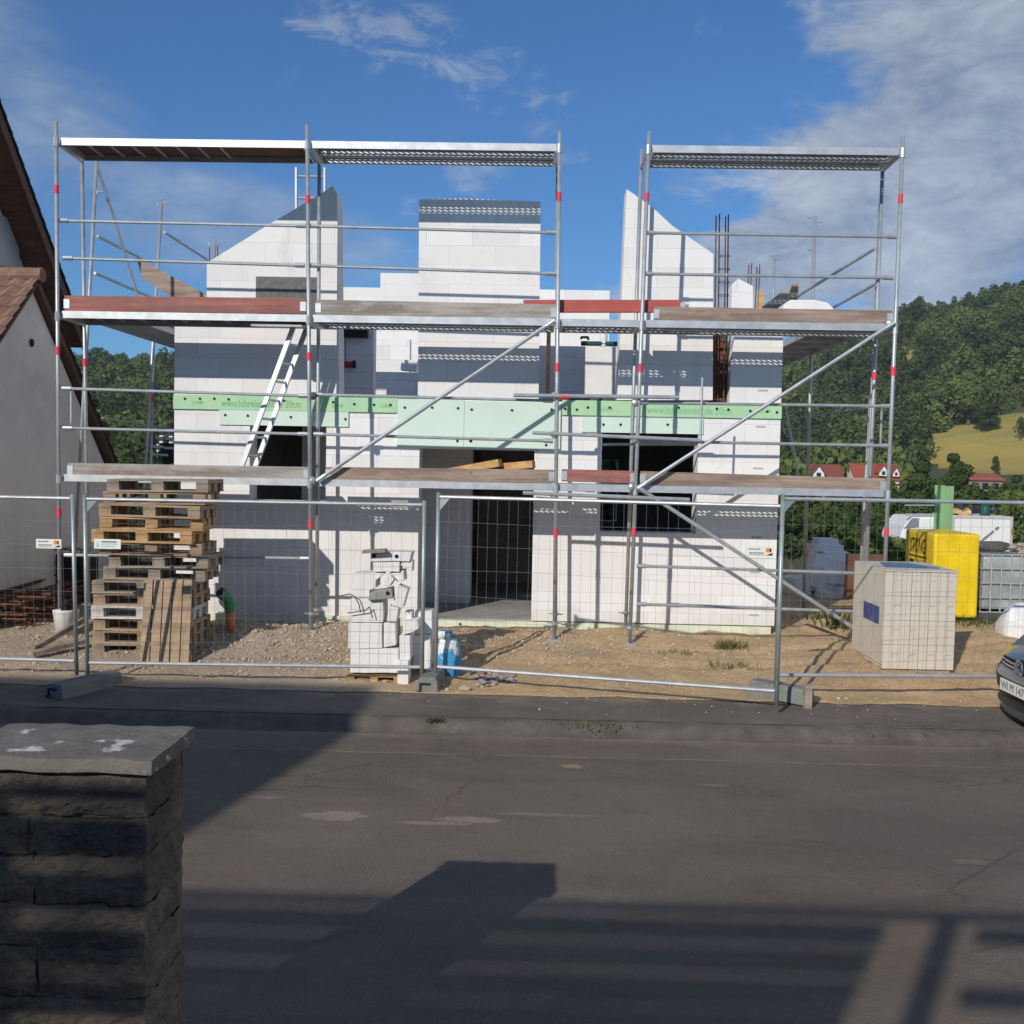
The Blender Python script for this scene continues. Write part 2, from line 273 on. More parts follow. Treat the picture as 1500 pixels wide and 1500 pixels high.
# ------------------------------------------------------------------ mesh helpers
def wloc(o):
    v = Vector((0, 0, 0))
    while o is not None: v += o.location; o = o.parent
    return v
class MB:
    def __init__(s): s.v = []; s.f = []
    def add(s, vs, fs):
        n = len(s.v); s.v += [Vector(p) for p in vs]; s.f += [tuple(i+n for i in f) for f in fs]; return s
    def box(s, x0, x1, y0, y1, z0, z1):
        return s.add([(x0, y0, z0), (x1, y0, z0), (x1, y1, z0), (x0, y1, z0), (x0, y0, z1), (x1, y0, z1), (x1, y1, z1), (x0, y1, z1)],
                     [(0, 3, 2, 1), (4, 5, 6, 7), (0, 1, 5, 4), (1, 2, 6, 5), (2, 3, 7, 6), (3, 0, 4, 7)])
    def obox(s, c, size, R):
        a, b, d = [k/2 for k in size]; c = Vector(c)
        vs = [c + R @ Vector((i*a, j*b, k*d)) for k in (-1, 1) for (i, j) in ((-1, -1), (1, -1), (1, 1), (-1, 1))]
        return s.add(vs, [(0, 3, 2, 1), (4, 5, 6, 7), (0, 1, 5, 4), (1, 2, 6, 5), (2, 3, 7, 6), (3, 0, 4, 7)])
    def beam(s, p, q, w_, h_, up=(0, 0, 1)):
        p, q = Vector(p), Vector(q); d = (q-p).normalized(); r = d.cross(Vector(up)).normalized(); u = r.cross(d)
        R = Matrix((d, -r, u)).transposed(); return s.obox((p+q)/2, ((q-p).length, w_, h_), R)
    def tube(s, p, q, r, n=10, r2=None):
        p, q = Vector(p), Vector(q); d = (q-p).normalized(); a = d.orthogonal().normalized(); b = d.cross(a); r2 = r if r2 is None else r2
        vs = [p+(a*math.cos(t)+b*math.sin(t))*r for t in [2*math.pi*i/n for i in range(n)]] + [q+(a*math.cos(t)+b*math.sin(t))*r2 for t in [2*math.pi*i/n for i in range(n)]]
        fs = [(i, (i+1) % n, (i+1) % n+n, i+n) for i in range(n)] + [tuple(range(n))[::-1], tuple(range(n, 2*n))]
        return s.add(vs, fs)
    def path(s, pts, r, n=8):
        for a, b in zip(pts[:-1], pts[1:]): s.tube(a, b, r, n)
        for a in pts[1:-1]: s.ball(a, r*1.02, 6, 4)
        return s
    def ball(s, c, r, nu=12, nv=8, sq=(1, 1, 1)):
        c = Vector(c); vs = []; fs = []
        for j in range(nv+1):
            for i in range(nu):
                th = math.pi*j/nv; ph = 2*math.pi*i/nu
                vs.append(c+Vector((math.sin(th)*math.cos(ph)*sq[0], math.sin(th)*math.sin(ph)*sq[1], math.cos(th)*sq[2]))*r)
        for j in range(nv):
            for i in range(nu): fs.append((j*nu+i, (j+1)*nu+i, (j+1)*nu+(i+1) % nu, j*nu+(i+1) % nu))
        return s.add(vs, fs)
    def prism(s, poly, y0, y1, ax='Y'):
        def pt(a, b, t): return {'Y': (a, t, b), 'X': (t, a, b), 'Z': (a, b, t)}[ax]
        n = len(poly); vs = [pt(a, b, y0) for a, b in poly]+[pt(a, b, y1) for a, b in poly]
        ar = sum(poly[i][0]*poly[(i+1) % n][1]-poly[(i+1) % n][0]*poly[i][1] for i in range(n))
        fs = [tuple(range(n)), tuple(range(2*n-1, n-1, -1))] + [(i, i+n, (i+1) % n+n, (i+1) % n) for i in range(n)]
        flip = (ar < 0) != (ax in 'XZ')
        if flip: fs = [f[::-1] for f in fs]
        return s.add(vs, fs)
    def lathe(s, prof, c=(0, 0, 0), n=20):
        c = Vector(c); vs = []; fs = []
        for r, z in prof: vs += [c+Vector((r*math.cos(2*math.pi*i/n), r*math.sin(2*math.pi*i/n), z)) for i in range(n)]
        for j in range(len(prof)-1):
            for i in range(n): fs.append((j*n+i, j*n+(i+1) % n, (j+1)*n+(i+1) % n, (j+1)*n+i))
        fs += [tuple(range(n))[::-1], tuple(range((len(prof)-1)*n, len(prof)*n))]
        return s.add(vs, fs)
    def grid(s, rows):
        nr, nc = len(rows), len(rows[0]); vs = [p for r in rows for p in r]
        return s.add(vs, [(i*nc+j, i*nc+j+1, (i+1)*nc+j+1, (i+1)*nc+j) for i in range(nr-1) for j in range(nc-1)])
    def cells(s, xs, zs, solid, y0, y1):
        nx, nz = len(xs)-1, len(zs)-1; ix = {}
        def vid(i, k, b):
            key = (i, k, b)
            if key not in ix: ix[key] = len(s.v); s.v.append(Vector((xs[i], y1 if b else y0, zs[k])))
            return ix[key]
        S = lambda i, k: 0 <= i < nx and 0 <= k < nz and solid(i, k)
        for i in range(nx):
            for k in range(nz):
                if not S(i, k): continue
                s.f.append((vid(i, k, 0), vid(i+1, k, 0), vid(i+1, k+1, 0), vid(i, k+1, 0)))
                s.f.append((vid(i, k, 1), vid(i, k+1, 1), vid(i+1, k+1, 1), vid(i+1, k, 1)))
                if not S(i-1, k): s.f.append((vid(i, k, 0), vid(i, k+1, 0), vid(i, k+1, 1), vid(i, k, 1)))
                if not S(i+1, k): s.f.append((vid(i+1, k, 0), vid(i+1, k, 1), vid(i+1, k+1, 1), vid(i+1, k+1, 0)))
                if not S(i, k-1): s.f.append((vid(i, k, 0), vid(i, k, 1), vid(i+1, k, 1), vid(i+1, k, 0)))
                if not S(i, k+1): s.f.append((vid(i, k+1, 0), vid(i+1, k+1, 0), vid(i+1, k+1, 1), vid(i, k+1, 1)))
        return s
    def jitter(s, a, sc_=3.0, seed=0):
        for p in s.v:
            q = p*sc_+Vector((seed*7.3, seed*3.1, seed)); d = mnoise.noise_vector(q); p += Vector(d)*a
        return s
    def build(s, name, mat, parent=None, smooth=False, bevel=0):
        off = wloc(parent) if parent else Vector((0, 0, 0))
        me = bpy.data.meshes.new(name); me.from_pydata([tuple(p-off) for p in s.v], [], s.f); me.update()
        me.materials.append(mat)
        if smooth: me.shade_smooth()
        o = bpy.data.objects.new(name, me); COL.objects.link(o); o.parent = parent
        if bevel:
            bm_ = o.modifiers.new('bevel', 'BEVEL'); bm_.width = bevel; bm_.segments = 2; bm_.limit_method = 'ANGLE'
        return o
def tag(o, label=None, cat=None, group=None, kind=None):
    if label: o['label'] = label
    if cat: o['category'] = cat
    if group: o['group'] = group
    if kind: o['kind'] = kind
    return o
def thing(name, label, cat, loc=(0, 0, 0), group=None):
    o = bpy.data.objects.new(name, None); o.empty_display_size = .2; COL.objects.link(o); o.location = loc
    return tag(o, label, cat, group)
def copy_tree(o, parent=None):
    c = o.copy(); COL.objects.link(c)
    if parent: c.parent = parent
    for ch in list(o.children): copy_tree(ch, c)
    return c
def text(s, name, mat, parent, origin, xdir, ydir, height, width=None, depth=.002):
    cu = bpy.data.curves.new(name, 'FONT'); cu.body = s; cu.size = 1; cu.extrude = 0; cu.resolution_u = 3
    t = bpy.data.objects.new(name, cu); COL.objects.link(t); bpy.context.view_layer.update()
    me = bpy.data.meshes.new_from_object(t.evaluated_get(bpy.context.evaluated_depsgraph_get()))
    bpy.data.objects.remove(t)
    xs = [v.co.x for v in me.vertices]; ys = [v.co.y for v in me.vertices]; x0, x1, y0, y1 = min(xs), max(xs), min(ys), max(ys)
    xd, yd = Vector(xdir).normalized(), Vector(ydir).normalized(); sy_ = height/(y1-y0); sx_ = width/(x1-x0) if width else sy_
    off = wloc(parent); nrm = xd.cross(yd)*depth
    for v in me.vertices: v.co = Vector(origin)+xd*((v.co.x-x0)*sx_)+yd*((v.co.y-y0)*sy_)+nrm-off
    me.materials.clear(); me.materials.append(mat)
    o = bpy.data.objects.new(name, me); COL.objects.link(o); o.parent = parent; return o

# ------------------------------------------------------------------ terrain
def sm(a, b, x):
    t = min(1, max(0, (x-a)/(b-a))); return t*t*(3-2*t)
SKYL = [(-180, 2), (-80, 3.5), (-40, 5.0), (-27, 5.0), (-22, 5.25), (-14, 5.0), (0, 5.2), (10, 5.9), (16.3, 7.1), (20.5, 8.6), (23, 9.0), (26, 9.5), (32, 10.4), (45, 11), (70, 7), (90, 3), (180, 2)]
def skyl(th):
    for (a, e), (b, f_) in zip(SKYL[:-1], SKYL[1:]):
        if a <= th <= b: return e+(f_-e)*sm(a, b, th)
    return 2
def terr(X, Y):
    r = math.hypot(X, Y); th = math.degrees(math.atan2(X, Y))
    if Y < 10.9: base = -.45
    else: base = -.26
    fall = sm(19, 75, r) if Y > 10.2 else sm(40, 120, r)*.6
    z = base - 6.2*fall
    if Y > -80:
        r0, r1 = 225-95*sm(-5, -22, th), 640.0
        zs = CZ+r1*math.tan(rad(skyl(th)))-13
        s = sm(r0, r1, r)**1.15 if r < r1 else 1
        z += (zs-z)*s
        if r > r1: z -= 60*sm(r1, 1500, r)
        if r > 90: z += 2.5*mnoise.noise(Vector((X*.012, Y*.012, 3)))*sm(90, 300, r)
    return z
def hit(px, py, r0=30, r1=1200):
    d = ray(px, py); d = d/math.hypot(d.x, d.y); r = r0
    while r < r1:
        if CZ+d.z*r <= terr(d.x*r, d.y*r): return Vector((d.x*r, d.y*r, terr(d.x*r, d.y*r)))
        r += 1.5 if r < 300 else 3
    return None
def inpoly(x, y, poly):
    c = False; n = len(poly)
    for i in range(n):
        (x1, y1), (x2, y2) = poly[i], poly[(i+1) % n]
        if (y1 > y) != (y2 > y) and x < (x2-x1)*(y-y1)/(y2-y1)+x1: c = not c
    return c
def hpoly(pts):
    r = [hit(*p) for p in pts]; return [(p.x, p.y) for p in r if p]
meadows = [hpoly([(1335, 668), (1358, 648), (1386, 624), (1440, 618), (1500, 603), (1560, 592), (1700, 590), (1700, 698), (1500, 697), (1420, 694), (1400, 688), (1345, 679)]),
           hpoly([(1308, 533), (1308, 514), (1352, 513), (1346, 526)]), hpoly([(1150, 590), (1150, 574), (1175, 572), (1172, 590)]), hpoly([(146, 635), (160, 618), (186, 612), (186, 628)])]
field = hpoly([(150, 668), (164, 643), (226, 640), (232, 668)])
rs = [0, 3, 6, 8, 9.5, 10.2, 10.3, 12, 14, 16, 18, 20, 23, 27, 32, 38, 46, 56, 68, 82, 96]
while rs[-1] < 720: rs.append(rs[-1]*1.022)
while rs[-1] < 3500: rs.append(rs[-1]*1.18)
ths = [-180+6*i for i in range(24)]+[-36+.6*i for i in range(121)]+[36+6*i for i in range(1, 25)]
ths = ths[:-1]; rows = []
vs = []; fs = []
for r in rs:
    for th in ths:
        X, Y = r*math.sin(rad(th)), r*math.cos(rad(th)); vs.append((X, Y, terr(X, Y)))
nt = len(ths); mi = []
for i in range(len(rs)-1):
    for j in range(nt):
        a = [i*nt+j, i*nt+(j+1) % nt, (i+1)*nt+(j+1) % nt, (i+1)*nt+j]; fs.append(a[::-1])
        cx = sum(vs[k][0] for k in a)/4; cy = sum(vs[k][1] for k in a)/4
        mi.append(2 if inpoly(cx, cy, field) else 1 if any(inpoly(cx, cy, m_) for m_ in meadows) else 0)
me = bpy.data.meshes.new('terrain'); me.from_pydata(vs, [], fs); me.materials.append(TERR); me.materials.append(MEAD)
me.materials.append(M('ploughed_field', (.23, .15, .09), .95, var=.15, scale=.1))
for p, k in zip(me.polygons, mi): p.material_index = k
me.shade_smooth(); o = bpy.data.objects.new('terrain', me); COL.objects.link(o); tag(o, kind='structure')

def nz(x, y, s, seed=0): return mnoise.noise(Vector((x*s, y*s, seed)))
MOUNDS = [(-3.5, 12.25, 1.1, .5, .13), (-2.2, 12.5, .5, .35, .10), (-5.4, 12.6, 1.0, .4, .06), (.2, 12.6, 1.0, .35, .09), (1.4, 12.7, .6, .3, .07), (3.95, 13.4, .35, .3, .20), (5.55, 12.7, .55, .5, .16), (5.9, 11.9, .5, .4, .10), (-6.2, 11.2, .8, .5, .05), (-.6, 11.6, .5, .3, .05)]
def dirt(X, Y):
    z = -.175+.165*sm(10.25, 12.4, Y)
    if X > 2.5: z += .07*sm(2.5, 3.6, X)*sm(10.3, 11, Y)*(1-sm(12, 13, Y))
    for (a, b, p, q, h) in MOUNDS: z += h*math.exp(-((X-a)/p)**2-((Y-b)/q)**2)
    e = sm(10.15, 10.7, Y); z += e*(.035*nz(X, Y, 1.3)+.026*nz(X, Y, 4, 2)+.020*abs(nz(X, Y, 9, 5))+.013*nz(X, Y, 19, 8)-.035*math.exp(-((Y-11.35-.12*X*.3-.1*nz(X, 0, .8))/.09)**2)*sm(-.5, .5, X)-.03*math.exp(-((Y-11.95-.03*X-.1*nz(X, 3, .8))/.08)**2)*sm(.3, 1.2, X))
    k = max(sm(20, 24, Y), sm(-13, -17, X), sm(13, 15.5, X)); return z*(1-k)-.24*k
rows = []; X0, X1, Y0, Y1 = -17, 15.5, 10.13, 24
ys = [Y0+.055*i for i in range(70)]; 
while ys[-1] < Y1: ys.append(ys[-1]+.25)
xs_ = [X0+.5*i for i in range(17)]; 
while xs_[-1] < 8: xs_.append(xs_[-1]+.06)
while xs_[-1] < X1: xs_.append(xs_[-1]+.4)
for y in ys: rows.append([(x, y+(.07*nz(x, 0, 1.7, 4)+.03*nz(x, 0, 6, 1) if y == Y0 else 0), dirt(x, y) if y != Y0 else -.188) for x in xs_])
tag(MB().grid(rows).build('dirt_ground', DIRT, smooth=True), kind='structure')

# road, pavement, kerb, near side
tag(MB().grid([[(x, y, -.32+.004*nz(x, y, .8)) for x in [-60+2*i for i in range(61)]] for y in (3.72, 5, 6.5, 8, 9.16)]).build('road', ROAD, smooth=True), kind='structure')
b = MB(); px_ = [-60+.4*i for i in range(301)]
b.grid([[(x, y, -.205+.012*(y-9.3)+.006*nz(x, y, 1.5)) for x in px_] for y in (9.275, 9.6, 9.9, 10.2, 10.6)])
tag(b.build('pavement', PAVE, smooth=True), kind='structure')
rows = []
for (y, z, j) in ((9.06, -.322, .004), (9.115, -.312, .010), (9.15, -.275, .012), (9.185, -.238, .010), (9.25, -.213, .006), (9.34, -.2035, .003)):
    rows.append([(x, y+j*1.6*nz(x, y, 2.1, 7)+j*nz(x, y, 9, 3), z+j*nz(x, y, 1.3, 9)+j*.7*nz(x, y, 14, 4)) for x in [-30+.05*i for i in range(1100)]])
tag(MB().grid(rows).build('kerb', KERB, smooth=True), kind='structure')
tag(MB().box(-60, 60, -40, 3.70, -.6, -.2).build('near_pavement', PAVE), kind='structure')

# ------------------------------------------------------------------ house under construction
YW, TH = 13.28, .365
HL, HR, YB = -4.76, 3.20, 22.0
house = thing('house_shell', 'unfinished white aerated-block house shell behind the scaffold, with green insulation band', 'house', (HL, YW, 0))
Z0, ZS, ZF = .09, 2.76, 2.98            # floor, slab underside, upper floor
wlx0, wlz1 = XZ(366, 617, YW); wlx1 = XZ(478, 640, YW)[0]; wlz0 = 1.61
drx0 = XZ(613, 760, YW)[0]; drx1 = XZ(781, 760, YW)[0]; drz1 = 2.335
wrx0, wrz1 = XZ(882, 632, YW); wrx1, wrz0 = XZ(1019, 782, YW)
xs = [HL, wlx0, wlx1, drx0, drx1, wrx0, wrx1, HR]; zs = [Z0, wrz0, wlz0, drz1, wrz1, wlz1, ZF]
def solid(i, k):
    if i == 1 and 2 <= k <= 4: return False
    if i == 3 and k <= 2: return False
    if i == 5 and 1 <= k <= 3: return False
    return True
MB().cells(xs, zs, solid, YW, YW+TH).build('front_wall', AAC, house)
MB().box(HL, HL+TH, YW+TH, YB, Z0, 4.02).build('side_wall', AAC, house)
MB().box(HR-TH, HR, YW+TH, YB, Z0, 4.02).build('side_wall', AAC, house)
bw0, bw1 = XZ(878, 700, YB)[0], XZ(905, 700, YB)[0]
MB().cells([HL, HL+.8, HL+2, bw0, bw1, HR], [Z0, .95, 2.3, ZF], lambda i, k: not (k == 1 and i in (1, 3)), YB, YB+TH).build('rear_wall', AAC, house)
rz1 = P(530, 421, YB).z; rz2 = P(585, 400, YB).z
rx = [XZ(498, 430, YB)[0], XZ(557, 430, YB)[0], XZ(650, 430, YB)[0], XZ(893, 430, YB)[0]]
MB().prism([(HL, ZF), (HR, ZF), (HR, 4.0), (rx[3]+.012, 4.0), (rx[3], P(850, 425, YB).z), (rx[2], P(800, 424, YB).z), (rx[2], rz2), (rx[1], rz2), (rx[1], rz1), (rx[0], rz1), (rx[0], 5.4), (HL, 4.0)], YB, YB+TH).build('rear_gable', AAC, house)
MB().box(HL+.02, HR-.02, YW+.06, YB+.02, -.25, Z0).build('floor_slab', CONC, house)
MB().box(HL+TH+.003, HR-TH-.003, YW+TH+.003, YB-.003, ZS, ZF-.01).build('ceiling_slab', CONC, house)
# plinth insulation
b = MB(); pl0 = XZ(265, 920, YW)[0]
pl = b.box(HL-.01, drx0-.1, YW-.035, YW+.05, -.4, .10).box(drx0-.097, HR-.05, YW-.03, YW+.05, -.4, .075).build('plinth_insulation', PLINTH, house)
for (px, py) in ((320, 912), (447, 917), (362, 925), (270, 925), (674, 914), (733, 924), (780, 922), (837, 928), (1012, 932), (1075, 932)):
    p = P(px, py, YW-.035); MB().tube((p.x, YW-.042, p.z), (p.x, YW-.02, p.z), .016, 8).build('dowel', BLACK, pl)
# left upper wall with gable slope
g1 = [XZ(x, y, YW) for x, y in ((303, 385), (400, 325), (446, 298), (470, 284), (487, 272), (494, 285))]
gx1 = XZ(497, 560, YW)[0]
wx0, wz1 = XZ(375, 405, YW); wx1 = XZ(468, 405, YW)[0]; wz0 = XZ(400, 474, YW)[1]
poly = [(HL, ZF), (gx1, ZF), g1[5]] + g1[4::-1] + [(g1[0][0], 4.02), (HL, 4.02)]
MB().prism(poly, YW, YW+TH).build('gable_wall', AAC, house)
MB().box(wx0, wx1, YW-.006, YW+.05, wz0, wz1).build('grey_window_sheet', OSB, house)
# middle dormer pier
c0 = XZ(614, 292, YW); c1 = XZ(792, 293, YW); cb0 = XZ(612, 585, YW)[0]; cb1 = XZ(789, 585, YW)[0]
MB().prism([(cb0, ZF), (cb1, ZF), (c1[0], c1[1]-.02), (c0[0]+.6, c0[1]+.02), (c0[0], c0[1])], YW, YW+TH).build('dormer_wall', AAC, house)
# right gable piece
r1 = [XZ(x, y, YW) for x, y in ((904, 586), (1044, 586), (1045, 372), (1000, 341), (985, 331), (955, 303), (918, 277))]
MB().prism(r1, YW, YW+TH).build('gable_wall', AAC, house)
r2 = [XZ(x, y, YW) for x, y in ((1068, 590), (1142, 590))]; 
MB().prism([(r2[0][0], ZF), (HR, ZF), (HR, 4.02), (r2[0][0]+.06, 4.02), (r2[0][0]+.02, 3.6)], YW, YW+TH).build('upper_wall', AAC, house)
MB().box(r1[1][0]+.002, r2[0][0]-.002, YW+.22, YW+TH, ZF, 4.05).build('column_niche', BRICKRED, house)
pk = [XZ(x, y, 16.5) for x, y in ((1071, 470), (1103, 470), (1103, 419), (1081, 408), (1072, 418))]
MB().prism(pk, 16.5, 16.8).build('wall_stub', AAC, house)
# rebar columns
rb = MB()
for px0, px1, top, yy in ((1049, 1046, 316, YW+.08), (1054, 1051, 313, YW+.17), (1063, 1060, 317, YW+.08), (1067, 1064, 314, YW+.17)):
    rb.tube(P(px1, 590, yy), P(px0, top, yy), .009, 6)
for k in range(12):
    z = 3.05+k*.17; x0, x1 = P(1047, 590, YW+.08).x+.0+.0015*k, P(1061, 590, YW+.08).x+.0015*k
    rb.path([(x0, YW+.07, z), (x1, YW+.07, z), (x1+.02, YW+.18, z), (x0+.02, YW+.18, z), (x0, YW+.07, z)], .005, 5)
rb.build('rebar_column', RUST, house)
rb = MB(); tie = [P(1095, 470, 19), P(1111, 470, 19)]; rb.tube(tie[0], tie[1], .006, 5)
for px0, top in ((1097, 388), (1101, 386), (1109, 391), (1113, 387)): rb.tube(P(px0-4, 480, 19), P(px0, top, 19), .011, 6)
rb.build('rebar_column', RUST, house); rb = MB(); rb.tube(P(306, 440, 17), P(318, 440, 17), .006, 5)
for px0, top in ((307, 362), (319, 360)): rb.tube(P(px0-1, 470, 17), P(px0, top, 17), .01, 6)
rb.build('rebar_column', RUST, house)
# partitions
MB().box(XZ(560, 800, 14.8)[0]-1.2, XZ(690, 800, 14.8)[0], 14.8, 15.1, Z0, ZS-.002).build('partition', AAC, house)
MB().box(XZ(690, 800, 15.1)[0], XZ(690, 800, 15.1)[0]+2.0, 17.4, 17.6, Z0, ZS-.002).build('partition', CONC, house)
MB().box(.55, .72, 14.2, 17.3, Z0, ZS-.002).build('partition', CONC, house)
def wx(px, Y): return P(px, 530, Y).x
MB().box(wx(470, 15.0), wx(547, 15.0), 15.0, 15.25, ZF, P(520, 478, 15).z).build('partition', AAC, house)
MB().box(wx(545, 16.6), wx(640, 16.6)+.6, 16.6, 16.84, ZF, P(580, 545, 16.6).z).build('partition', AAC, house)
MB().box(wx(545, 18.2), wx(600, 18.2), 18.2, 18.44, ZF, P(580, 480, 18.2).z-.2).build('partition', AAC, house)
st = MB().box(wx(780, 14.9), wx(857, 14.9), 14.9, 15.1, ZF, P(830, 507, 14.9).z).build('partition', AAC, house)
MB().box(wx(856, 14.5), wx(907, 14.5), 14.5, 14.75, ZF, P(880, 508, 14.5).z).build('partition', AACL, house)
# insulation band
def board(px0, px1, py0, py1, mat, y=.03, nm='insulation_board'):
    (a, d), (c_, e) = XZ(px0, py1, YW), XZ(px1, py0, YW); z0, z1 = min(d, e), max(d, e)
    return MB().box(a, c_, YW-y, YW+.02, z0, z1).build(nm, mat, house)
def dowels(par, pts, y):
    for (px, py) in pts:
        p = P(px, py, YW-y); MB().tube((p.x, YW-y-.006, p.z), (p.x, YW-y+.01, p.z), .018, 8).build('dowel', BLACK, par)
zt, zb = 2.985, 2.795
gl = MB().box(HL-.004, XZ(582, 600, YW)[0], YW-.03, YW+.02, zb, zt).build('insulation_board', GREEN, house)
gr = MB().box(XZ(823, 600, YW)[0], HR+.004, YW-.03, YW+.02, zb+.01, zt+.015).build('insulation_board', GREEN, house)
dowels(gl, [(271, 584), (293, 584), (314, 584), (335, 585), (416, 587), (488, 589), (519, 592), (548, 593), (572, 593)], .03)
dowels(gr, [(828, 599), (845, 600), (861, 597), (893, 597), (994, 597), (1050, 599), (1067, 600), (1099, 602), (1124, 603), (1138, 604)], .03)
p = P(325, 601, YW); text('www.lohrelement.de 20cm', 'lettering', LINT, gl, (p.x, YW-.03, 2.835), (1, 0, 0), (0, 0, 1), .10, XZ(441, 595, YW)[0]-p.x, .004)
p = P(947, 608, YW); text('www.lohrelement.de 20cm', 'lettering', LINT, gr, (p.x, YW-.03, 2.845), (1, 0, 0), (0, 0, 1), .10, XZ(1071, 605, YW)[0]-p.x, .004)
for par, px, z in ((gl, 283, 2.86), (gl, 487, 2.85), (gl, 558, 2.86), (gr, 881, 2.87), (gr, 1112, 2.88)):
    p = P(px, 600, YW); text('LOHR', 'lettering', LINT, par, (p.x, YW-.03, z), (1, 0, 0), (0, 0, 1), .045, .15, .004)
ml = board(322, 511, 601, 622, MINT, .024); mi_ = MB().box(ml.location.x, 0, 0, 0, 0, 0)
dowels(ml, [(330, 608), (363, 609), (426, 611), (506, 614)], .024)
mr = board(852, 1030, 614, 633, MINT, .024); dowels(mr, [(884, 622), (909, 622), (978, 622), (1051, 625)][:3], .024)
a0, a1, a2 = XZ(582, 620, YW)[0]+.002, XZ(680, 620, YW)[0], XZ(821, 620, YW)[0]
m1 = MB().box(a0, a1-.002, YW-.036, YW+.02, 2.352, zt-.01).build('lintel_panel', MINT, house)
m2 = MB().box(a1+.002, a2, YW-.036, YW+.02, 2.352, zt-.02).build('lintel_panel', MINT, house)
dowels(m1, [(593, 597), (633, 597), (671, 598), (670, 646)], .036); dowels(m2, [(691, 600), (690, 646), (750, 601), (808, 600), (689, 646), (800, 652)], .036)
for px, py in ((1119, 572), (1116, 625), (1112, 686), (1110, 787), (1108, 838), (1106, 901)):   # grip pockets of the corner blocks, recess shade put in as darker strips
    (a, d) = XZ(px, py, YW); MB().box(a-.08, a+.05, YW-.003, YW+.02, d-.012, d+.012).build('grip_slot_shade', M('slot_shade', (.42, .41, .39)) if 'slot_shade' not in bpy.data.materials else bpy.data.materials['slot_shade'], house)
rs_ = MB().box(wrx0-.01, wrx1+.02, YW+.06, YW+.12, wrz1-.06, wrz1-.003).build('roller_shutter_box', BLACK, house)

# ------------------------------------------------------------------ scaffolds
YF, YR = 12.2, 12.93
scf = thing('scaffold', 'tall galvanised scaffold in front of the white house, three deck levels with wooden toe boards', 'scaffold', (0, YF, 0))
R_ = .0242
def post(p, q, parent, bands=(), zb=None, name='post'):
    if zb is not None: p = Vector(p); q = Vector(q); q = p+(q-p)*((zb-p.z)/(q.z-p.z))
    o = MB().tube(p, q, R_, 12).build(name, STEEL, parent, smooth=False)
    o.data.shade_smooth()
    p, q = Vector(p), Vector(q)
    for z in bands:
        t = (z-p.z)/(q.z-p.z); c = p+(q-p)*t; d = (q-p).normalized()
        MB().tube(c-d*.05, c+d*.05, R_+.004, 12).build('red_band', REDB, o)
    d = (p-q).normalized()
    return o
def foot(p, parent):
    p = Vector(p); z = dirt(p.x, p.y)
    MB().box(p.x-.08, p.x+.08, p.y-.08, p.y+.08, z-.02, z+.012).tube((p.x, p.y, z), (p.x, p.y, z+.3), .017, 8).tube((p.x, p.y, z+.19), (p.x, p.y, z+.225), .04, 8).tube((p.x-.09, p.y, z+.21), (p.x+.09, p.y, z+.2), .008, 6).build('base_jack', STEEL, parent)
FR = [((82, 178), (88, 935), (5.35, 3.42, 1.46)), ((450, 183), (456, 936), (5.27, 3.40, 1.38)), ((820, 193), (812, 945), (5.34, 3.32, 1.33)), ((951, 193), (922, 948), (5.35, 3.33, 1.36)), ((1323, 200), (1297, 815), (5.37, 3.34, 1.42))]
fpos = []
for a, b_, bands in FR:
    p, q = P(*a, YF), P(*b_, YF); o = post(p, q, scf, bands, -.02); fpos.append((p, q)); 
    zq = p+(q-p)*((0-p.z)/(q.z-p.z)); foot(zq, scf)
RP = [((120, 232), (127, 700)), ((468, 232), (464, 930)), ((817, 232), (813.5, 930)), ((940, 218), (916, 935)), ((1293, 250), (1275, 690))]
for a, b_ in RP:
    p, q = P(*a, YR), P(*b_, YR); post(p, q, scf, (3.35,) if a[0] in (120, 1293) else (), -.02); zq = p+(q-p)*((0-p.z)/(q.z-p.z)); foot(zq, scf)
def atz(pq, z): p, q = pq; return p+(q-p)*((z-p.z)/(q.z-p.z))
# transoms
for i, (pq) in enumerate(fpos):
    for z in (1.86, 3.83, 5.90):
        c = atz(pq, z); rq = RP[i]; rr = atz((P(*rq[0], YR), P(*rq[1], YR)), z); MB().tube(c, rr, .02, 8).build('transom', STEEL, scf)
        MB().tube(c-Vector((0, 0, .05)), c+Vector((0, 0, .06)), .033, 8).build('collar', STEEL, scf)
def deck(bay, z, mat, name='deck'):
    x0 = atz(fpos[bay], z).x+.035; x1 = atz(fpos[bay+1], z).x-.035
    b = MB()
    b.box(x0, x1, YF+.03, YF+.045, z-.085, z); b.box(x0, x1, YR-.075, YR-.06, z-.085, z)
    b.box(x0, x0+.03, YF+.045, YR-.075, z-.085, z-.005); b.box(x1-.03, x1, YF+.045, YR-.075, z-.085, z-.005)
    ym = (YF+YR)/2-.01
    if mat is SLOT: b.box(x0, x1, ym-.012, ym+.012, z-.07, z-.008)
    else:
        k = x0+.25
        while k < x1-1.0: b.box(k, k+.02, YF+.045, YR-.075, z-.04, z-.016); k += .27
    fr = b.build(name, ZINC, scf)
    if mat is SLOT: MB().grid([[(x, y, z-.002) for x in (x0, x1)] for y in (YF+.046, YR-.076)]).build('slotted_plank', SLOT, fr)
    else: MB().box(x0+.031, x1-.031, YF+.046, YR-.076, z-.014, z-.002).build('plywood_panel', WDARK, fr)
    return fr
WDK = 'w'
Z3, Z2, Z1 = 5.97, 3.905, 1.925
deck(0, Z3, WDK); deck(1, Z3, SLOT); deck(3, Z3, SLOT)
deck(0, Z2, WDK); deck(1, Z2, SLOT); deck(2, Z2, SLOT); deck(3, Z2, SLOT)
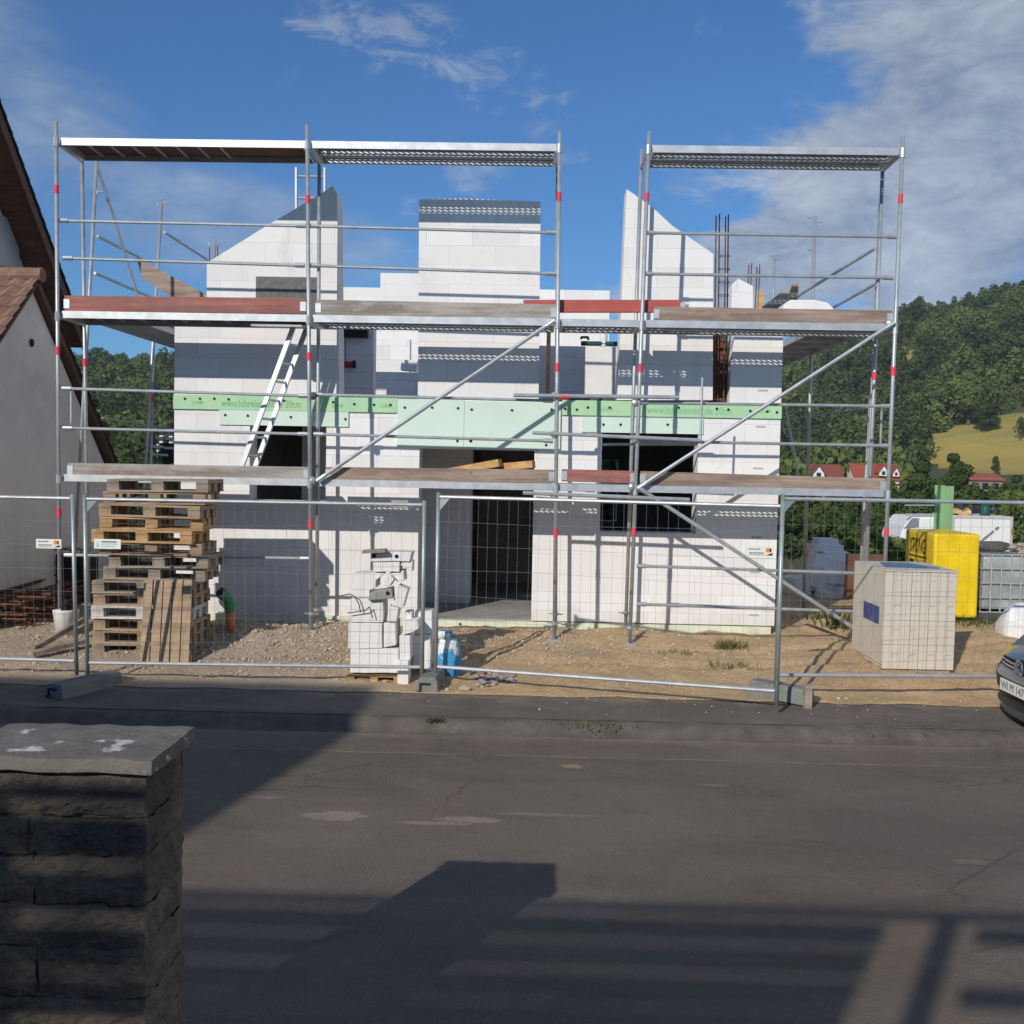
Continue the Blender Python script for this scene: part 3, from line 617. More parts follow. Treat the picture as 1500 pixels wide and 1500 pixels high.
deck(0, Z1, WDK); deck(1, Z1, SLOT); deck(2, Z1, SLOT); deck(3, Z1, SLOT)
# raised hatch of the left middle deck
a = P(378, 470, 12.5); MB().obox((P(410, 468, 12.45).x, 12.5, 3.80), (.62, .45, .025), Matrix.Rotation(rad(6), 3, 'X')).build('hatch', ZINC, scf)
def toe(px0, py0, px1, py1, h, mat, lab=None, y=.055, th=.03):
    p, q = P(px0, py0, YF+y), P(px1, py1, YF+y); o = MB().beam(p-Vector((0, 0, h/2)), q-Vector((0, 0, h/2)), th, h).build('toe_board', mat, scf, bevel=.006)
    if lab: o['label'] = lab
    for e, d in ((p, 1), (q, -1)): 
        m_ = e+Vector((d*.03, -.02, -h/2)); MB().box(m_.x-.035, m_.x+.035, m_.y-.002, m_.y+.0035, m_.z-.06, m_.z+.05).build('end_clip', ZINC, o)
    return o
toe(95, 433, 448, 437, .19, WRED, 'faded red toe board'); toe(463, 439, 815, 446, .19, WGREY, 'weathered grey toe board'); toe(958, 449, 1307, 455, .17, WBRN, 'brown toe board')
toe(100, 678, 453, 684, .16, WGREY, 'pale grey toe board'); toe(478, 684, 812, 688, .16, WBRN, 'brownish toe board'); toe(823, 687, 931, 690, .15, WRED, 'short red toe board'); toe(938, 690, 1297, 701, .165, WBRN, 'brown toe board')
def rail(pts, name='guardrail', r=.019, y=YF+.035, flat=True):
    q = [P(px, py, y) if len((px, py)) == 2 else None for px, py in pts]
    b = MB().path(q, r, 9); d = (q[-1]-q[0]).normalized()
    if flat:
        for e, s in ((q[0], 1), (q[-1], -1)): b.tube(e-d*s*.02, e+d*s*.10, .027, 8)
    o = b.build(name, STEEL, scf); return o
for pts in ([(88, 323), (446, 331)], [(95, 378), (444, 389)], [(455, 331), (812, 341)], [(457, 389), (812, 401)], [(948, 341), (1313, 347)], [(945, 401), (1306, 407)],
            [(93, 569), (449, 580)], [(95, 627), (449, 636)], [(461, 578), (808, 587)], [(462, 636), (808, 646)], [(937, 590), (1303, 595)], [(935, 646), (1303, 653)],
            [(97, 813), (452, 818)], [(935, 829), (1295, 841)], [(935, 885), (1292, 897)]): rail(pts)
for pts, r in (([(752, 579), (995, 582)], .024), ([(780, 634), (1028, 645)], .022), ([(766, 722), (1010, 732)], .024), ([(880, 651), (1022, 651)], .016)): rail(pts, 'loose_tube', r, YF-.05 if r > .016 else YF+.1, False)
o = MB().tube(P(821, 581, YF-.05), P(834, 581, YF-.05), .028, 10).build('red_band', REDB, scf)
rail([(1029, 553), (1026, 645)], 'loose_tube', .014, YF-.05, False)
rail([(466, 703), (810, 471)], 'diagonal_brace', .024, YF-.045); rail([(936, 714), (1308, 474)], 'diagonal_brace', .024, YF-.045); rail([(938, 716), (1252, 921)], 'diagonal_brace', .024, YF-.05)
# end guards: U-shaped loops between front and rear posts
for X, z0 in ((atz(fpos[0], 2.5).x, 2.52), (atz(fpos[4], 2.5).x, 2.45)):
    for zz in (z0,):
        MB().path([(X, YF, zz), (X, YF+.30, zz), (X, YF+.34, zz+.04), (X, YF+.34, zz+.44), (X, YF+.30, zz+.48), (X, YF, zz+.48)], .014, 7).build('end_guard', STEEL, scf)
# couplers on crossings
for px, py in ((812, 580), (812, 636), (930, 643), (812, 727), (925, 713), (459, 580), (458, 704), (930, 590), (1302, 474)):
    p = P(px, py, YF-.02); MB().ball(p, .045, 8, 6, (1, .9, 1.1)).build('coupler', DARKST if px in (459,) else STEEL, scf)

sl_ = thing('scaffold', 'scaffold along the left side wall of the white house, beside the grey gable', 'scaffold', (-5.6, 14, 0))
def spost(a, b_, Y, par, zb=-.05, bands=(), tie=True):
    p, q = P(*a, Y), P(*b_, Y); o = post(p, q, par, bands, zb)
    return o
spost((142, 232), (131, 430), 13.6, sl_, -.02, (3.3,)); spost((237, 292), (214, 670), 15.9, sl_, -.02); spost((225, 500), (221, 670), 16.3, sl_, -.1, (3.1,)); spost((315, 352), (303, 600), 18.6, sl_, -.1)
def side_rail(a, ya, b_, yb, par, nm='guardrail', r=.02):
    p, q = P(*a, ya), P(*b_, yb); MB().tube(p, q, r, 8).build(nm, STEEL, par)
side_rail((143, 243), 13.6, (204, 440), 14.2, sl_, 'diagonal_brace'); side_rail((143, 346), 13.6, (206, 378), 15.9, sl_); side_rail((139, 400), 13.6, (232, 440), 15.9, sl_)
side_rail((241, 340), 15.9, (303, 380), 18.6, sl_)
for px, py, Y in ((234, 300, 15.9), (242, 297, 15.9), (146, 281, 13.6), (309, 358, 18.6), (319, 356, 18.6)):
    p = P(px, py, Y); MB().tube(p-Vector((.05, 0, 0)), p+Vector((.05, 0, 0)), .011, 6).tube(p+Vector((-.03, 0, -.03)), p+Vector((-.03, 0, .03)), .01, 6).build('wedge_pin', ZINC, sl_)
b = MB(); zz = 4.0
b.box(-5.85, -5.19, 13.05, 13.07, zz-.09, zz); b.box(-5.85, -5.83, 13.07, 21.5, zz-.09, zz); b.box(-5.21, -5.19, 13.07, 21.5, zz-.09, zz)
b.box(-5.83, -5.21, 13.07, 21.5, zz-.02, zz-.004); b.build('deck', ZINC, sl_)
MB().box(-5.195, -5.165, 13.2, 21.5, zz, zz+.17).build('toe_board', WGREY, sl_)
side_rail((150, 612), 13.6, (262, 630), 21, sl_, r=.012); 

sr_ = thing('scaffold', 'scaffold along the right side wall of the white house, in front of the wooded hill', 'scaffold', (4, 14, 0))
spost((1194, 317), (1183, 697), 15.4, sr_, -.1); spost((1135, 373), (1131, 480), 19.5, sr_, 3.0); spost((1278, 540), (1262, 820), 13.4, sr_, -.05, (3.25,))
o = spost((1290, 300), (1272, 690), 13.05, sr_, -.05)
side_rail((1282, 364), 13.0, (1168, 434), 15.5, sr_); side_rail((1286, 414), 13.0, (1200, 462), 15.5, sr_); side_rail((1170, 434), 15.5, (1085, 470), 19, sr_)
b = MB(); xa, xb = 3.55, 4.22
b.box(xa, xb, 13.05, 13.07, zz-.09, zz); b.box(xa, xa+.02, 13.07, 20, zz-.09, zz); b.box(xb-.02, xb, 13.07, 20, zz-.09, zz); b.box(xa+.02, xb-.02, 13.07, 20, zz-.02, zz-.004)
for k in range(10): b.box(xa+.02, xb-.02, 13.5+k*.65, 13.54+k*.65, zz-.07, zz-.021)
b.build('deck', ZINC, sr_)
side_rail((1270, 597), 13.4, (1160, 614), 19, sr_, r=.012); side_rail((1150, 592), 15.4, (1170, 700), 15.4, sr_, 'diagonal_brace', .02)
for px, py, Y in ((1188, 319, 15.4), (1199, 325, 15.4), (1188, 366, 15.4), (1130, 375, 19.5), (1140, 380, 19.5)):
    p = P(px, py, Y); MB().tube(p-Vector((.045, 0, 0)), p+Vector((.045, 0, 0)), .01, 6).build('wedge_pin', ZINC, sr_)

# loose things on the scaffold
p, q = P(766, 447, YF+.02-.0), P(999, 447, YF+.02); 
lb = thing('plank', 'loose bright red plank clamped across the gap in the middle scaffold level', 'plank', p)
MB().beam(p+Vector((0, .09, 0)), q+Vector((0, .09, 0)), .035, .155).build('board', M('bright_red_board', (.42, .095, .075), .6, var=.12, scale=6), lb, bevel=.012)
for e, s in ((p, -1), (q, 1)): MB().box(e.x+s*.02-.03, e.x+s*.02+.03, e.y+.05, e.y+.075, e.z-.03, e.z+.04).tube((e.x+s*.05, e.y+.06, e.z+.01), (e.x+s*.09, e.y+.06, e.z), .02, 8).build('end_clip', ZINC, lb)
def beamthing(name, label, cat, p, q, wd, ht, mat, up=(0, 0, 1), bev=.004):
    o = MB().beam(p, q, wd, ht, up).build(name, mat, bevel=bev); tag(o, label, cat); return o
zt_ = Z1+.05
beamthing('timber_beam', 'longer new timber beam lying slanted on the low scaffold deck before the doorway', 'timber beam', P(655, 692, 12.62), P(733, 678, 12.36), .12, .09, WNEW)
beamthing('timber_beam', 'shorter new timber beam end on the low scaffold deck, right of the longer one', 'timber beam', P(738, 684, 12.50), P(782, 680, 12.38), .12, .09, WNEW)
b = MB(); pl_ = [P(200, 377, 14.2), P(208, 407, 14.2), P(255, 437, 14.2), P(318, 450, 14.2), P(318, 440, 14.2)]
tag(MB().prism([(v.x, v.z) for v in pl_], 14.2, 14.24).build('plank', WBRN), 'wide brown plank leaning up behind the upper left deck, beside the left gable', 'plank')
v_ = [P(1117, 462, 15.0), P(1160, 415, 15.0), P(1150, 462, 15.0)]
tag(MB().prism([(v.x, v.z) for v in (P(1112, 462, 15), P(1117, 449, 15), P(1160, 416, 15), P(1148, 462, 15))], 15.0, 15.04).build('plank', WGREY), 'grey slanted plank propped behind the right middle deck', 'plank')
tag(MB().prism([(v.x, v.z) for v in (P(1150, 462, 14.9), P(1160, 417, 14.9), P(1169, 415, 14.9), P(1166, 462, 14.9))], 14.86, 14.93).build('plank', WPALG), 'upright rough-edged board standing right of the grey slanted plank', 'plank')
tag(MB().prism([(v.x, v.z) for v in (P(1111, 470, 15.4), P(1112, 425, 15.4), P(1119, 427, 15.4), P(1119, 470, 15.4))], 15.4, 15.5).build('timber_beam', WNEW), 'short orange timber upright beside the white wall stub and thin rebars', 'timber beam')
tag(MB().prism([(v.x, v.z) for v in (P(1146, 464, 13.9), P(1148, 446, 13.9), P(1158, 439, 13.9), P(1193, 439, 13.9), P(1212, 443, 13.9), P(1221, 451, 13.9), P(1221, 464, 13.9))], 13.9, 14.2).build('concrete_block', AACL, bevel=.01), 'white slant-edged block lying behind the brown toe board of the right middle deck', 'block')
# ladders
def ladder(name, label, p, q, wdir, wd, n, mat=ALU, r=.016):
    t = thing(name, label, 'ladder', p); p, q, wv = Vector(p), Vector(q), Vector(wdir).normalized()*wd/2
    nrm = (q-p).cross(wv)
    for s in (-1, 1): MB().beam(p+wv*s, q+wv*s, .025, .065, nrm).build('side_rail', mat, t)
    for k in range(n):
        c = p+(q-p)*((k+.6)/n); MB().tube(c-wv, c+wv, r, 8).build('rung', mat, t)
    return t
ladder('ladder', 'aluminium ladder leaning from the low deck up to the hatch of the middle deck', P(364, 684, 12.55), P(444, 468, 12.68), (.35, .94, 0), .28, 8)
ladder('ladder', 'upright ladder top poking up behind the left gable slope', P(455, 560, 14.3), P(455, 246, 14.3), (1, 0, 0), .40, 10, STEEL, .018)
# odds inside the upper floor
t = thing('bottle', 'clear plastic bottle standing on the white wall behind the gap', 'bottle', P(884, 508, 14.6)); c = P(884, 508, 14.6)
MB().lathe([(.05, 0), (.055, .02), (.055, .19), (.045, .24), (.015, .30), (.015, .335)], c+Vector((0, 0, .002)), 14).build('body', BOTTLE, t, smooth=True)
tag(MB().path([P(851, 503, 14.58), P(910, 504, 14.58)], .035, 10).build('pipe', DKGRN), 'dark green pipe lying on the white wall beside the clear bottle', 'pipe')
tag(MB().path([P(851, 497, 14.9), P(852, 494, 14.9), P(861, 494, 14.9), P(862, 498, 14.9)], .018, 8).build('clamp', DARKST), 'small dark clamp on top of the grey shaded wall', 'clamp')
t = thing('power_tool', 'red power tool hanging on a cord before the grey block partition', 'tool', P(510, 535, 14.9)); c = P(508, 534, 14.92)
MB().beam(c-Vector((.10, 0, 0)), c+Vector((.10, 0, .0)), .07, .09).build('body', REDT, t, bevel=.02); MB().box(c.x+.09, c.x+.13, 14.88, 14.95, c.z-.05, c.z+.06).build('handle', BLACK, t)
MB().path([P(505, 482, 14.95), P(506, 530, 14.95)], .006, 5).build('cord', BLACK, t)
tag(MB().box(wx(503, 14.9), wx(538, 14.9), 14.86, 14.99, P(520, 494, 14.9).z, P(520, 483, 14.9).z+.03).build('crate', BLACK, bevel=.01), 'black box at the top of the shaded block partition', 'box')
tag(MB().obox(P(600, 536, 16.72), (.26, .2, .17), Matrix.Rotation(rad(4), 3, 'Y')).build('concrete_block', AACL), 'broken block piece on the inner wall left of the middle pier', 'block')
tag(MB().box(wx(800, 14.3), wx(806, 14.3), 14.3, 14.36, ZF, P(805, 482, 14.3).z).build('timber_beam', WNEW), 'narrow upright timber in the gap right of the middle pier', 'timber beam')
t = MB()
for k in range(14):
    px = 818+k*6; p = P(px, 583+random.uniform(-3, 3), YW+.1); t.obox((p.x, YW+random.uniform(.05, .28), ZF+.02+random.uniform(0, .03)), (random.uniform(.1, .28), .08, .03), Matrix.Rotation(random.uniform(-.6, .6), 3, 'Z'))
tag(t.build('debris', M('dark_debris', (.10, .09, .08), .9, var=.4, scale=9)), 'dark scraps on the slab edge in the gap right of the middle pier', 'debris', kind='stuff')

# ------------------------------------------------------------------ site fence
def fence_proto():
    t = thing('site_fence', 'x', 'fence', (0, 0, 0), 'mesh fence panels along the pavement'); W, H0, H1 = 3.44, .03, 1.80
    fr = MB().tube((0, 0, -.13), (0, 0, H1+.045), .021, 10).build('post', FENCE, t); fr.data.shade_smooth()
    fr = MB().tube((W, 0, -.13), (W, 0, H1+.045), .021, 10).build('post', FENCE, t); fr.data.shade_smooth()
    MB().tube((.02, 0, H1), (W-.02, 0, H1), .019, 10).build('rail', ZINC, t); MB().tube((.02, 0, H0), (W-.02, 0, H0), .019, 10).build('rail', ZINC, t)
    b = MB(); n = 32
    for k in range(1, n): x = W*k/n; b.tube((x+random.uniform(-.012, .012), .004, H0), (x+random.uniform(-.012, .012), .004, H1), .0013, 4)
    for k in range(1, 7):
        z = H0+(H1-H0)*k/7; s = random.uniform(-.02, .02); b.path([(0, -.002, z), (W*.3, -.004, z+s), (W*.7, .006, z-s*.6), (W, -.002, z)], .0015, 4)
    b.build('wire_mesh', WIRE, t)
    b = MB().prism([(0.02, H1-.01), (.13, H1-.01), (.02, H1-.14)], -.004, .004); b.build('corner_plate', FENCE, t)
    return t
fp = fence_proto()
def set_panel(o, a, b_, label, tilt=0, dz=0):
    a, b_ = Vector(a), Vector(b_); d = b_-a; o.location = (a.x, a.y, dz); o.rotation_euler = (rad(tilt), 0, math.atan2(d.y, d.x)); o['label'] = label
A_, B0, B1, C0, C1, D0, D1 = P(112, 860, 10.30), P(128, 860, 10.22), P(625, 860, 10.38), P(640, 860, 10.42), P(1152, 860, 9.62), P(1141, 860, 10.1), P(1700, 870, 10.4)
pa = copy_tree(fp); pb = copy_tree(fp); pc = copy_tree(fp)
dA = (A_-B0); set_panel(pa, Vector((A_.x-3.44, A_.y+.10, 0)), A_, 'mesh fence panel at the far left, before the grey gable wall and rusty steel', 2.6, 0)
set_panel(fp, B0, B1, 'mesh fence panel in front of the stack of wooden pallets', 2.2, 0)
fp.scale.z = .955; pa.scale.z = .955
set_panel(pb, C0, C1, 'mesh fence panel in front of the open doorway', 0, .0)
set_panel(pc, D0, D1, 'mesh fence panel at the right, in front of the wrapped block package', 1.0, .06)
def fsign(label, px0, px1, py0, py1, Y, kind):
    a, b_ = P(px0, py1, Y), P(px1, py0, Y); t = thing('sign', label, 'sign', (a.x, Y, a.z)); z0, z1 = a.z, b_.z; x0, x1 = a.x, b_.x; W, H = x1-x0, z1-z0
    MB().box(x0, x1, Y-.004, Y+.002, z0, z1).build('board', PLATE if kind else M('grey_plate', (.35, .35, .35)), t)
    if kind == 1:
        def bar(u0, u1, v0, v1, m, nm='print'): return MB().box(x0+W*u0, x0+W*u1, Y-.0065, Y-.0045, z0+H*v0, z0+H*v1).build(nm, m, t)
        u = .08
        for wd in (.10, .03, .06, .05, .09): bar(u, u+wd, .70, .80, TEXTG); u += wd+.02
        u = .10
        for wd in (.10, .05, .08, .10, .12): bar(u, u+wd, .32, .42, TEXTG); u += wd+.018
        bar(.08, .66, .16, .20, TEXTG); bar(.70, .90, .45, .86, ORAP, 'emblem'); bar(.84, .92, .50, .80, PLATE, 'emblem')
        MB().prism([(x0+W*.70, z0+H*.14), (x0+W*.94, z0+H*.14), (x0+W*.94, z0+H*.40)], Y-.0065, Y-.0045).build('emblem', TEXT, t)
    elif kind == 2:
        LB = M('pale_blue_print', (.45, .60, .68)) if 'pale_blue_print' not in bpy.data.materials else bpy.data.materials['pale_blue_print']
        MB().prism([(x0+W*.08, z0+H*.2), (x0+W*.20, z0+H*.2), (x0+W*.14, z0+H*.8)], Y-.0065, Y-.0045).build('emblem', LB, t)
        for v, u1 in ((.72, .85), (.5, .9), (.28, .8)): MB().box(x0+W*.28, x0+W*u1, Y-.0065, Y-.0045, z0+H*v-.006, z0+H*v+.006).build('print', TEXTG if v > .7 else LB, t)
    return t
fsign('white sign with black print and orange emblem on the far left fence panel', 53, 90, 790, 803, 10.25, 1)
fsign('white sign with pale blue print on the fence before the pallets', 138, 177, 790, 803.5, 10.16, 2)
fsign('white sign with orange emblem on the fence before the right house corner', 1093, 1134, 801, 815, 9.66, 1)
fsign('small grey sign at the top of the fence left of the doorway', 573, 598, 733, 743, 10.30, 0)
def fence_foot(label, c, ang, lz=.155, L=.68, hid=0):
    t = thing('ballast_block', label, 'fence foot', (c[0], c[1], c[2])); zz = c[2]
    R = Matrix.Rotation(ang, 3, 'Z'); wd = .23
    prof = [(-wd/2, 0), (-wd/2+.01, lz*.75), (-wd/2+.035, lz), (wd/2-.035, lz), (wd/2-.01, lz*.75), (wd/2, 0)]
    b = MB().prism(prof, -L/2, L/2)
    for v in b.v: v[:] = R @ v + Vector((c[0], c[1], zz))
    b.build('block', FEET, t, bevel=.012)
    b = MB(); b.obox((-.02, -L/2-.003, lz*.62), (.11, .012, .02), Matrix.Identity(3)); b.obox((-.07, -L/2-.003, lz*.40), (.022, .012, .065), Matrix.Identity(3)); b.obox((-.085, -L/2-.003, lz*.14), (.05, .012, .02), Matrix.Identity(3))
    for v in b.v: v[:] = R @ v + Vector((c[0], c[1], zz))
    b.build('groove_shade', BLACK, t); return t  # black bars stand in for the shade inside the grooves
c = Pz(125, 1008, -.17); fence_foot('dark fence foot block on the shaded pavement at the left posts', (c.x, c.y, -.205), rad(-24), .15, .75)
c = Pz(632, 1004, -.17); fence_foot('grey fence foot block under the two middle fence posts, beside the cement bag', (c.x, c.y, -.205), rad(-4), .17, .52)
c = P(1146, 990, 10.15); fence_foot('pale fence foot block lying askew behind the right fence post', (2.55, 10.22, -.18), rad(48), .16, .62)
tag(MB().obox((2.74, 9.92, -.08), (.07, .06, .24), Matrix.Rotation(rad(6), 3, 'Z')).build('timber_stub', WPALG), 'short wooden stub standing beside the askew fence foot', 'timber')

# ------------------------------------------------------------------ pallets
def pallet_proto(mat, L=1.16, Wd=.58):
    t = thing('pallet', 'x', 'pallet', (0, 0, 0))
    b = MB()
    for k in range(5): y = -Wd/2+.07+k*(Wd-.14)/4; MB().box(-L/2, L/2, y-.06+.012*(k % 2), y+.06, .122, .144).build('deck_board', mat, t, bevel=.003)
    for y in (-Wd/2+.06, 0, Wd/2-.06): 
        for x in (-L/2+.07, 0, L/2-.07): MB().box(x-.07, x+.07, y-.05, y+.05, .022, .100).build('spacer_block', mat, t)
    b = MB()
    for x in (-L/2+.07, 0, L/2-.07): b.box(x-.07, x+.07, -Wd/2, Wd/2, .1002, .1218)
    for y in (-Wd/2+.05, 0, Wd/2-.05): b.box(-L/2, L/2, y-.05, y+.05, 0, .0218)
    b.build('base_boards', mat, t, bevel=.003)
    return t
protos = {}
GP = 'wooden pallets left of the white house'
PX, PY = P(209, 900, 11.3).x, 11.60
zz = dirt(PX, PY)-.06
plist = [('g', 0, 0, 0, 0), ('n', .01, .01, 1, 0), ('n', -.02, 0, -1, 0), ('w', -.01, -.02, 1, 0), ('n', .02, .01, 0, 0), ('g', .0, 0, 1, 0), ('g', .10, .08, 2, 0), ('g', .14, .05, -2, 0), ('n', .09, .02, 1, 1), ('o', .02, -.02, -2, 0), ('o', .04, .03, 3, 1), ('n', .06, 0, -1, 0), ('n', .10, .06, 1, 1), ('g', .13, .04, 0, 0)]
plab = ['weathered bottom pallet of the stack left of the house', 'second pallet from the bottom of the tall pallet stack', 'pallet directly beneath the whitewashed one in the stack', 'whitewashed pallet in the lower half of the stack',
        'pallet directly on top of the whitewashed one', 'pallet level with the top edge of the leaning pallet', 'dark weathered pallet just above the leaning pallet', 'second dark weathered pallet above the leaning pallet', 'upside-down brown pallet under the two fresh orange ones',
        'fresh orange pallet behind the pale blue fence sign', 'upside-down fresh orange pallet above the sign level', 'third pallet from the top of the stack', 'second pallet from the top, lying upside down', 'topmost weathered pallet of the stack, just under the low deck']
mats = {'g': WPALG, 'n': WPAL, 'o': WPALO, 'w': WPALW}
for (k, dx, dy, a, up), lb_ in zip(plist, plab):
    if k not in protos: protos[k] = pallet_proto(mats[k]); o = protos[k]
    else: o = copy_tree(protos[k])
    tilt = random.uniform(-1.0, 1.0); dx += random.uniform(-.025, .025)
    o.location = (PX+dx, PY+dy, zz+(.144 if up else 0)+.002); o.rotation_euler = (math.pi if up else 0, rad(tilt), rad(a)); tag(o, lb_, 'pallet', GP); zz += .1445
t = thing('pallet', 'pallet leaning upright against the front of the pallet stack', 'pallet', (0, 0, 0), GP)
LW, LH = .555, .95
for k in range(5): x = -LW/2+.052+k*(LW-.104)/4; MB().box(x-.049, x+.049+.004*(k % 2), 0, .02, 0, LH-.01*(k % 3)).build('deck_board', WPAL, t, bevel=.003)
for z in (.06, LH/2, LH-.06):
    MB().box(-LW/2, LW/2, .0205, .042, z-.05, z+.05).build('cross_board', WPALG, t)
    for x in (-LW/2+.06, LW/2-.06): MB().box(x-.05, x+.05, .0425, .12, z-.05, z+.05).build('spacer_block', WPALG, t)
c = P(239, 962, 11.0); t.location = (c.x, 11.03, dirt(c.x, 11.03)-.01); t.rotation_euler = (rad(-9.5), rad(-1.2), rad(-2))

# ------------------------------------------------------------------ rubble stack of blocks
RY = 10.62
def blk(label, poly, d0=0.0, d1=.28, mat=AACL, jit=.006, holes=()):
    b = MB(); pts = [XZ(x, y, RY) for x, y in poly]
    # split long edges so that the outline can be chipped
    fine = []
    for (a, c_), (e, f_) in zip(pts, pts[1:]+pts[:1]):
        n = max(1, int(math.hypot(e-a, f_-c_)/.07)); fine += [(a+(e-a)*k/n, c_+(f_-c_)*k/n) for k in range(n)]
    b.prism(fine, RY+d0, RY+d1); b.jitter(jit, 9, len(label))
    t = b.build('concrete_block', mat, None, bevel=.008); tag(t, label, 'block', 'broken blocks stacked beside the doorway')
    for (hx, hy) in holes:
        p = P(hx, hy, RY+d0); MB().tube((p.x, RY+d0-.004, p.z), (p.x, RY+d0+.03, p.z), .022, 10).build('grip_hole_shade', BLACK, t)  # black disc set on the face for the dark inside the hole
    return t
R4 = lambda x0, x1, y0, y1: [(x0, y1), (x1, y1), (x1, y0), (x0, y0)]
rp = pallet_proto(WPALO, 1.0, .55); a = P(548, 995, RY-.04); rp.location = (a.x, RY+.22, a.z-.05); rp.scale = (.58, 1, .6); tag(rp, 'small orange pallet under the stack of broken white blocks', 'pallet', GP)
blk('wide white block at the bottom of the stack on the orange pallet', R4(513, 584, 950, 986), 0, .45)
blk('tall white block resting on the left of the bottom block', R4(510, 560, 913, 950), -.01, .4)
blk('white block with slanted edge right of the tall one, on the bottom block', [(562, 949), (580, 945), (579, 913), (562, 913)], 0, .4)
blk('white block in the third row of the stack, under a bent wire', R4(513, 561, 877, 912), .01, .38)
blk('white block with broken right corner in the fourth row', [(516, 876), (541, 876), (541, 866), (550, 862), (550, 851), (563, 840), (516, 841)], .02, .36)
blk('grey concrete piece with a round hole near the middle of the stack', [(542, 868), (541, 879), (577, 876), (575, 860), (548, 865)], -.06, .12, GREYB, .012, [(568, 869)])
blk('tilted striped block leaning on the right of the stack', [(574, 887), (590, 891), (598, 863), (583, 857)], -.02, .2)
blk('short block below the tilted striped one', [(566, 910), (581, 911), (584, 890), (570, 888)], 0, .22)
blk('rounded broken lump in the upper part of the stack', [(562, 850), (564, 858), (572, 859), (578, 848), (573, 842), (566, 843)], -.04, .14, AACL, .015)
blk('white block at the upper right behind the rounded lump', [(566, 842), (590, 836), (592, 852), (580, 853), (577, 846)], .05, .3)
blk('flat white block under the drilled block at the top', [(546, 838), (585, 838), (585, 823), (546, 823)], .02, .3)
blk('white block with two drilled holes on top of the stack', [(543, 823), (586, 822), (600, 823), (603, 809), (543, 808)], .0, .3, AACL, .006, [(548, 814), (581, 815)])
blk('broken triangular piece right of the flat block', [(586, 829), (603, 838), (604, 822), (588, 824)], .03, .22)
tag(MB().beam(P(532, 808, RY-.03), P(566, 806, RY-.03), .16, .03).build('plank', WPALG), 'thin grey board on the very top of the stack of broken blocks', 'plank')
blk('tall narrow striped block standing right of the stack', R4(586, 602, 930, 966), -.05, .2)
blk('narrow block at the foot of the tall striped one', R4(584, 600, 966, 1003), -.10, .12)
blk('chipped block lying on top of the narrow standing one', [(590, 930), (607, 925), (614, 920), (613, 908), (592, 909)], -.04, .25)
blk('small pale block behind the chipped one', R4(591, 602, 898, 909), .1, .3)
blk('shaded block behind the standing ones by the fence post', R4(602, 628, 935, 985), .18, .5)
blk('second shaded block above the one by the fence post', R4(604, 630, 900, 934), .22, .5)
tag(MB().path([P(487, 875, RY-.05), P(512, 870, RY-.06), P(520, 874, RY-.06), P(526, 886, RY-.05), P(528, 897, RY-.05)], .006, 5).path([P(509, 898, RY-.06), P(536, 894, RY-.06), P(541, 889, RY-.06), P(546, 905, RY-.05)], .006, 5).build('wire', RUST), 'bent rusty wire hooked over the stacked white blocks', 'wire')
# cement bag
t = thing('cement_bag', 'blue and white crumpled cement bag standing by the middle fence posts', 'bag', P(658, 974, 10.85)); c = P(658, 974, 10.85); c.z = dirt(c.x, c.y)-.02
b = MB(); b.lathe([(.08, 0), (.13, .02), (.145, .12), (.135, .28), (.115, .36), (.10, .40), (.05, .43)], (0, 0, 0), 26); b.jitter(.03, 7, 3)
for v in b.v: v[:] = Vector((v.x*1.0+v.z*-.06, v.y*.75, v.z))+c
b.build('sack', CEMB, t, smooth=True)
b = MB(); b.lathe([(.05, 0), (.10, .03), (.085, .09), (.03, .10)], (0, 0, 0), 18); b.jitter(.035, 12, 5)
for v in b.v: v[:] = v+c+Vector((-.06, 0, .40))
b.build('folded_top', CEMB, t, smooth=True)
# drain pipe
c = P(338, 947, 12.0); c.z = dirt(c.x, c.y)-.05
t = thing('drain_pipe', 'orange drain pipe with green elbow sticking out of the ground by the wall', 'pipe', c)
MB().tube(c, c+Vector((-.01, 0, .31)), .052, 16).build('pipe', ORNG, t, smooth=False).data.shade_smooth()
cc = c+Vector((-.01, 0, .33)); b = MB().tube(cc-Vector((0, 0, .06)), cc+Vector((0, 0, .02)), .067, 16)
b.tube(cc+Vector((0, 0, .02)), cc+Vector((-.03, -.03, .11)), .06, 16).tube(cc+Vector((-.03, -.03, .10)), cc+Vector((-.075, -.085, .16)), .062, 16).tube(cc+Vector((-.06, -.07, .145)), cc+Vector((-.09, -.105, .18)), .072, 16)
el = b.build('elbow', GREENP, t)
d_ = Vector((-.03, -.035, .035)).normalized(); e_ = cc+Vector((-.09, -.105, .18)); MB().tube(e_+d_*.001, e_+d_*.003, .058, 16).build('opening_shade', BLACK, el)  # black disc in place of the shade inside the pipe mouth

# ------------------------------------------------------------------ right-hand goods
def box_thing(name, label, cat, x0, x1, y0, y1, z0, z1, mat, bev=.02): 
    t = thing(name, label, cat, (x0, y0, z0)); MB().box(x0, x1, y0, y1, z0, z1).build('pack', mat, t, bevel=bev); return t
zg = -.06; bx0, bx1, by0, by1 = P(1295, 900, 11.05).x, P(1400, 900, 11.05).x, 11.05, 12.08; bz1 = P(1345, 838, 11.05).z
t = thing('block_package', 'film-wrapped package of pale blocks with blue label at the right', 'package', (bx0, by0, zg))
b = MB(); n = 8
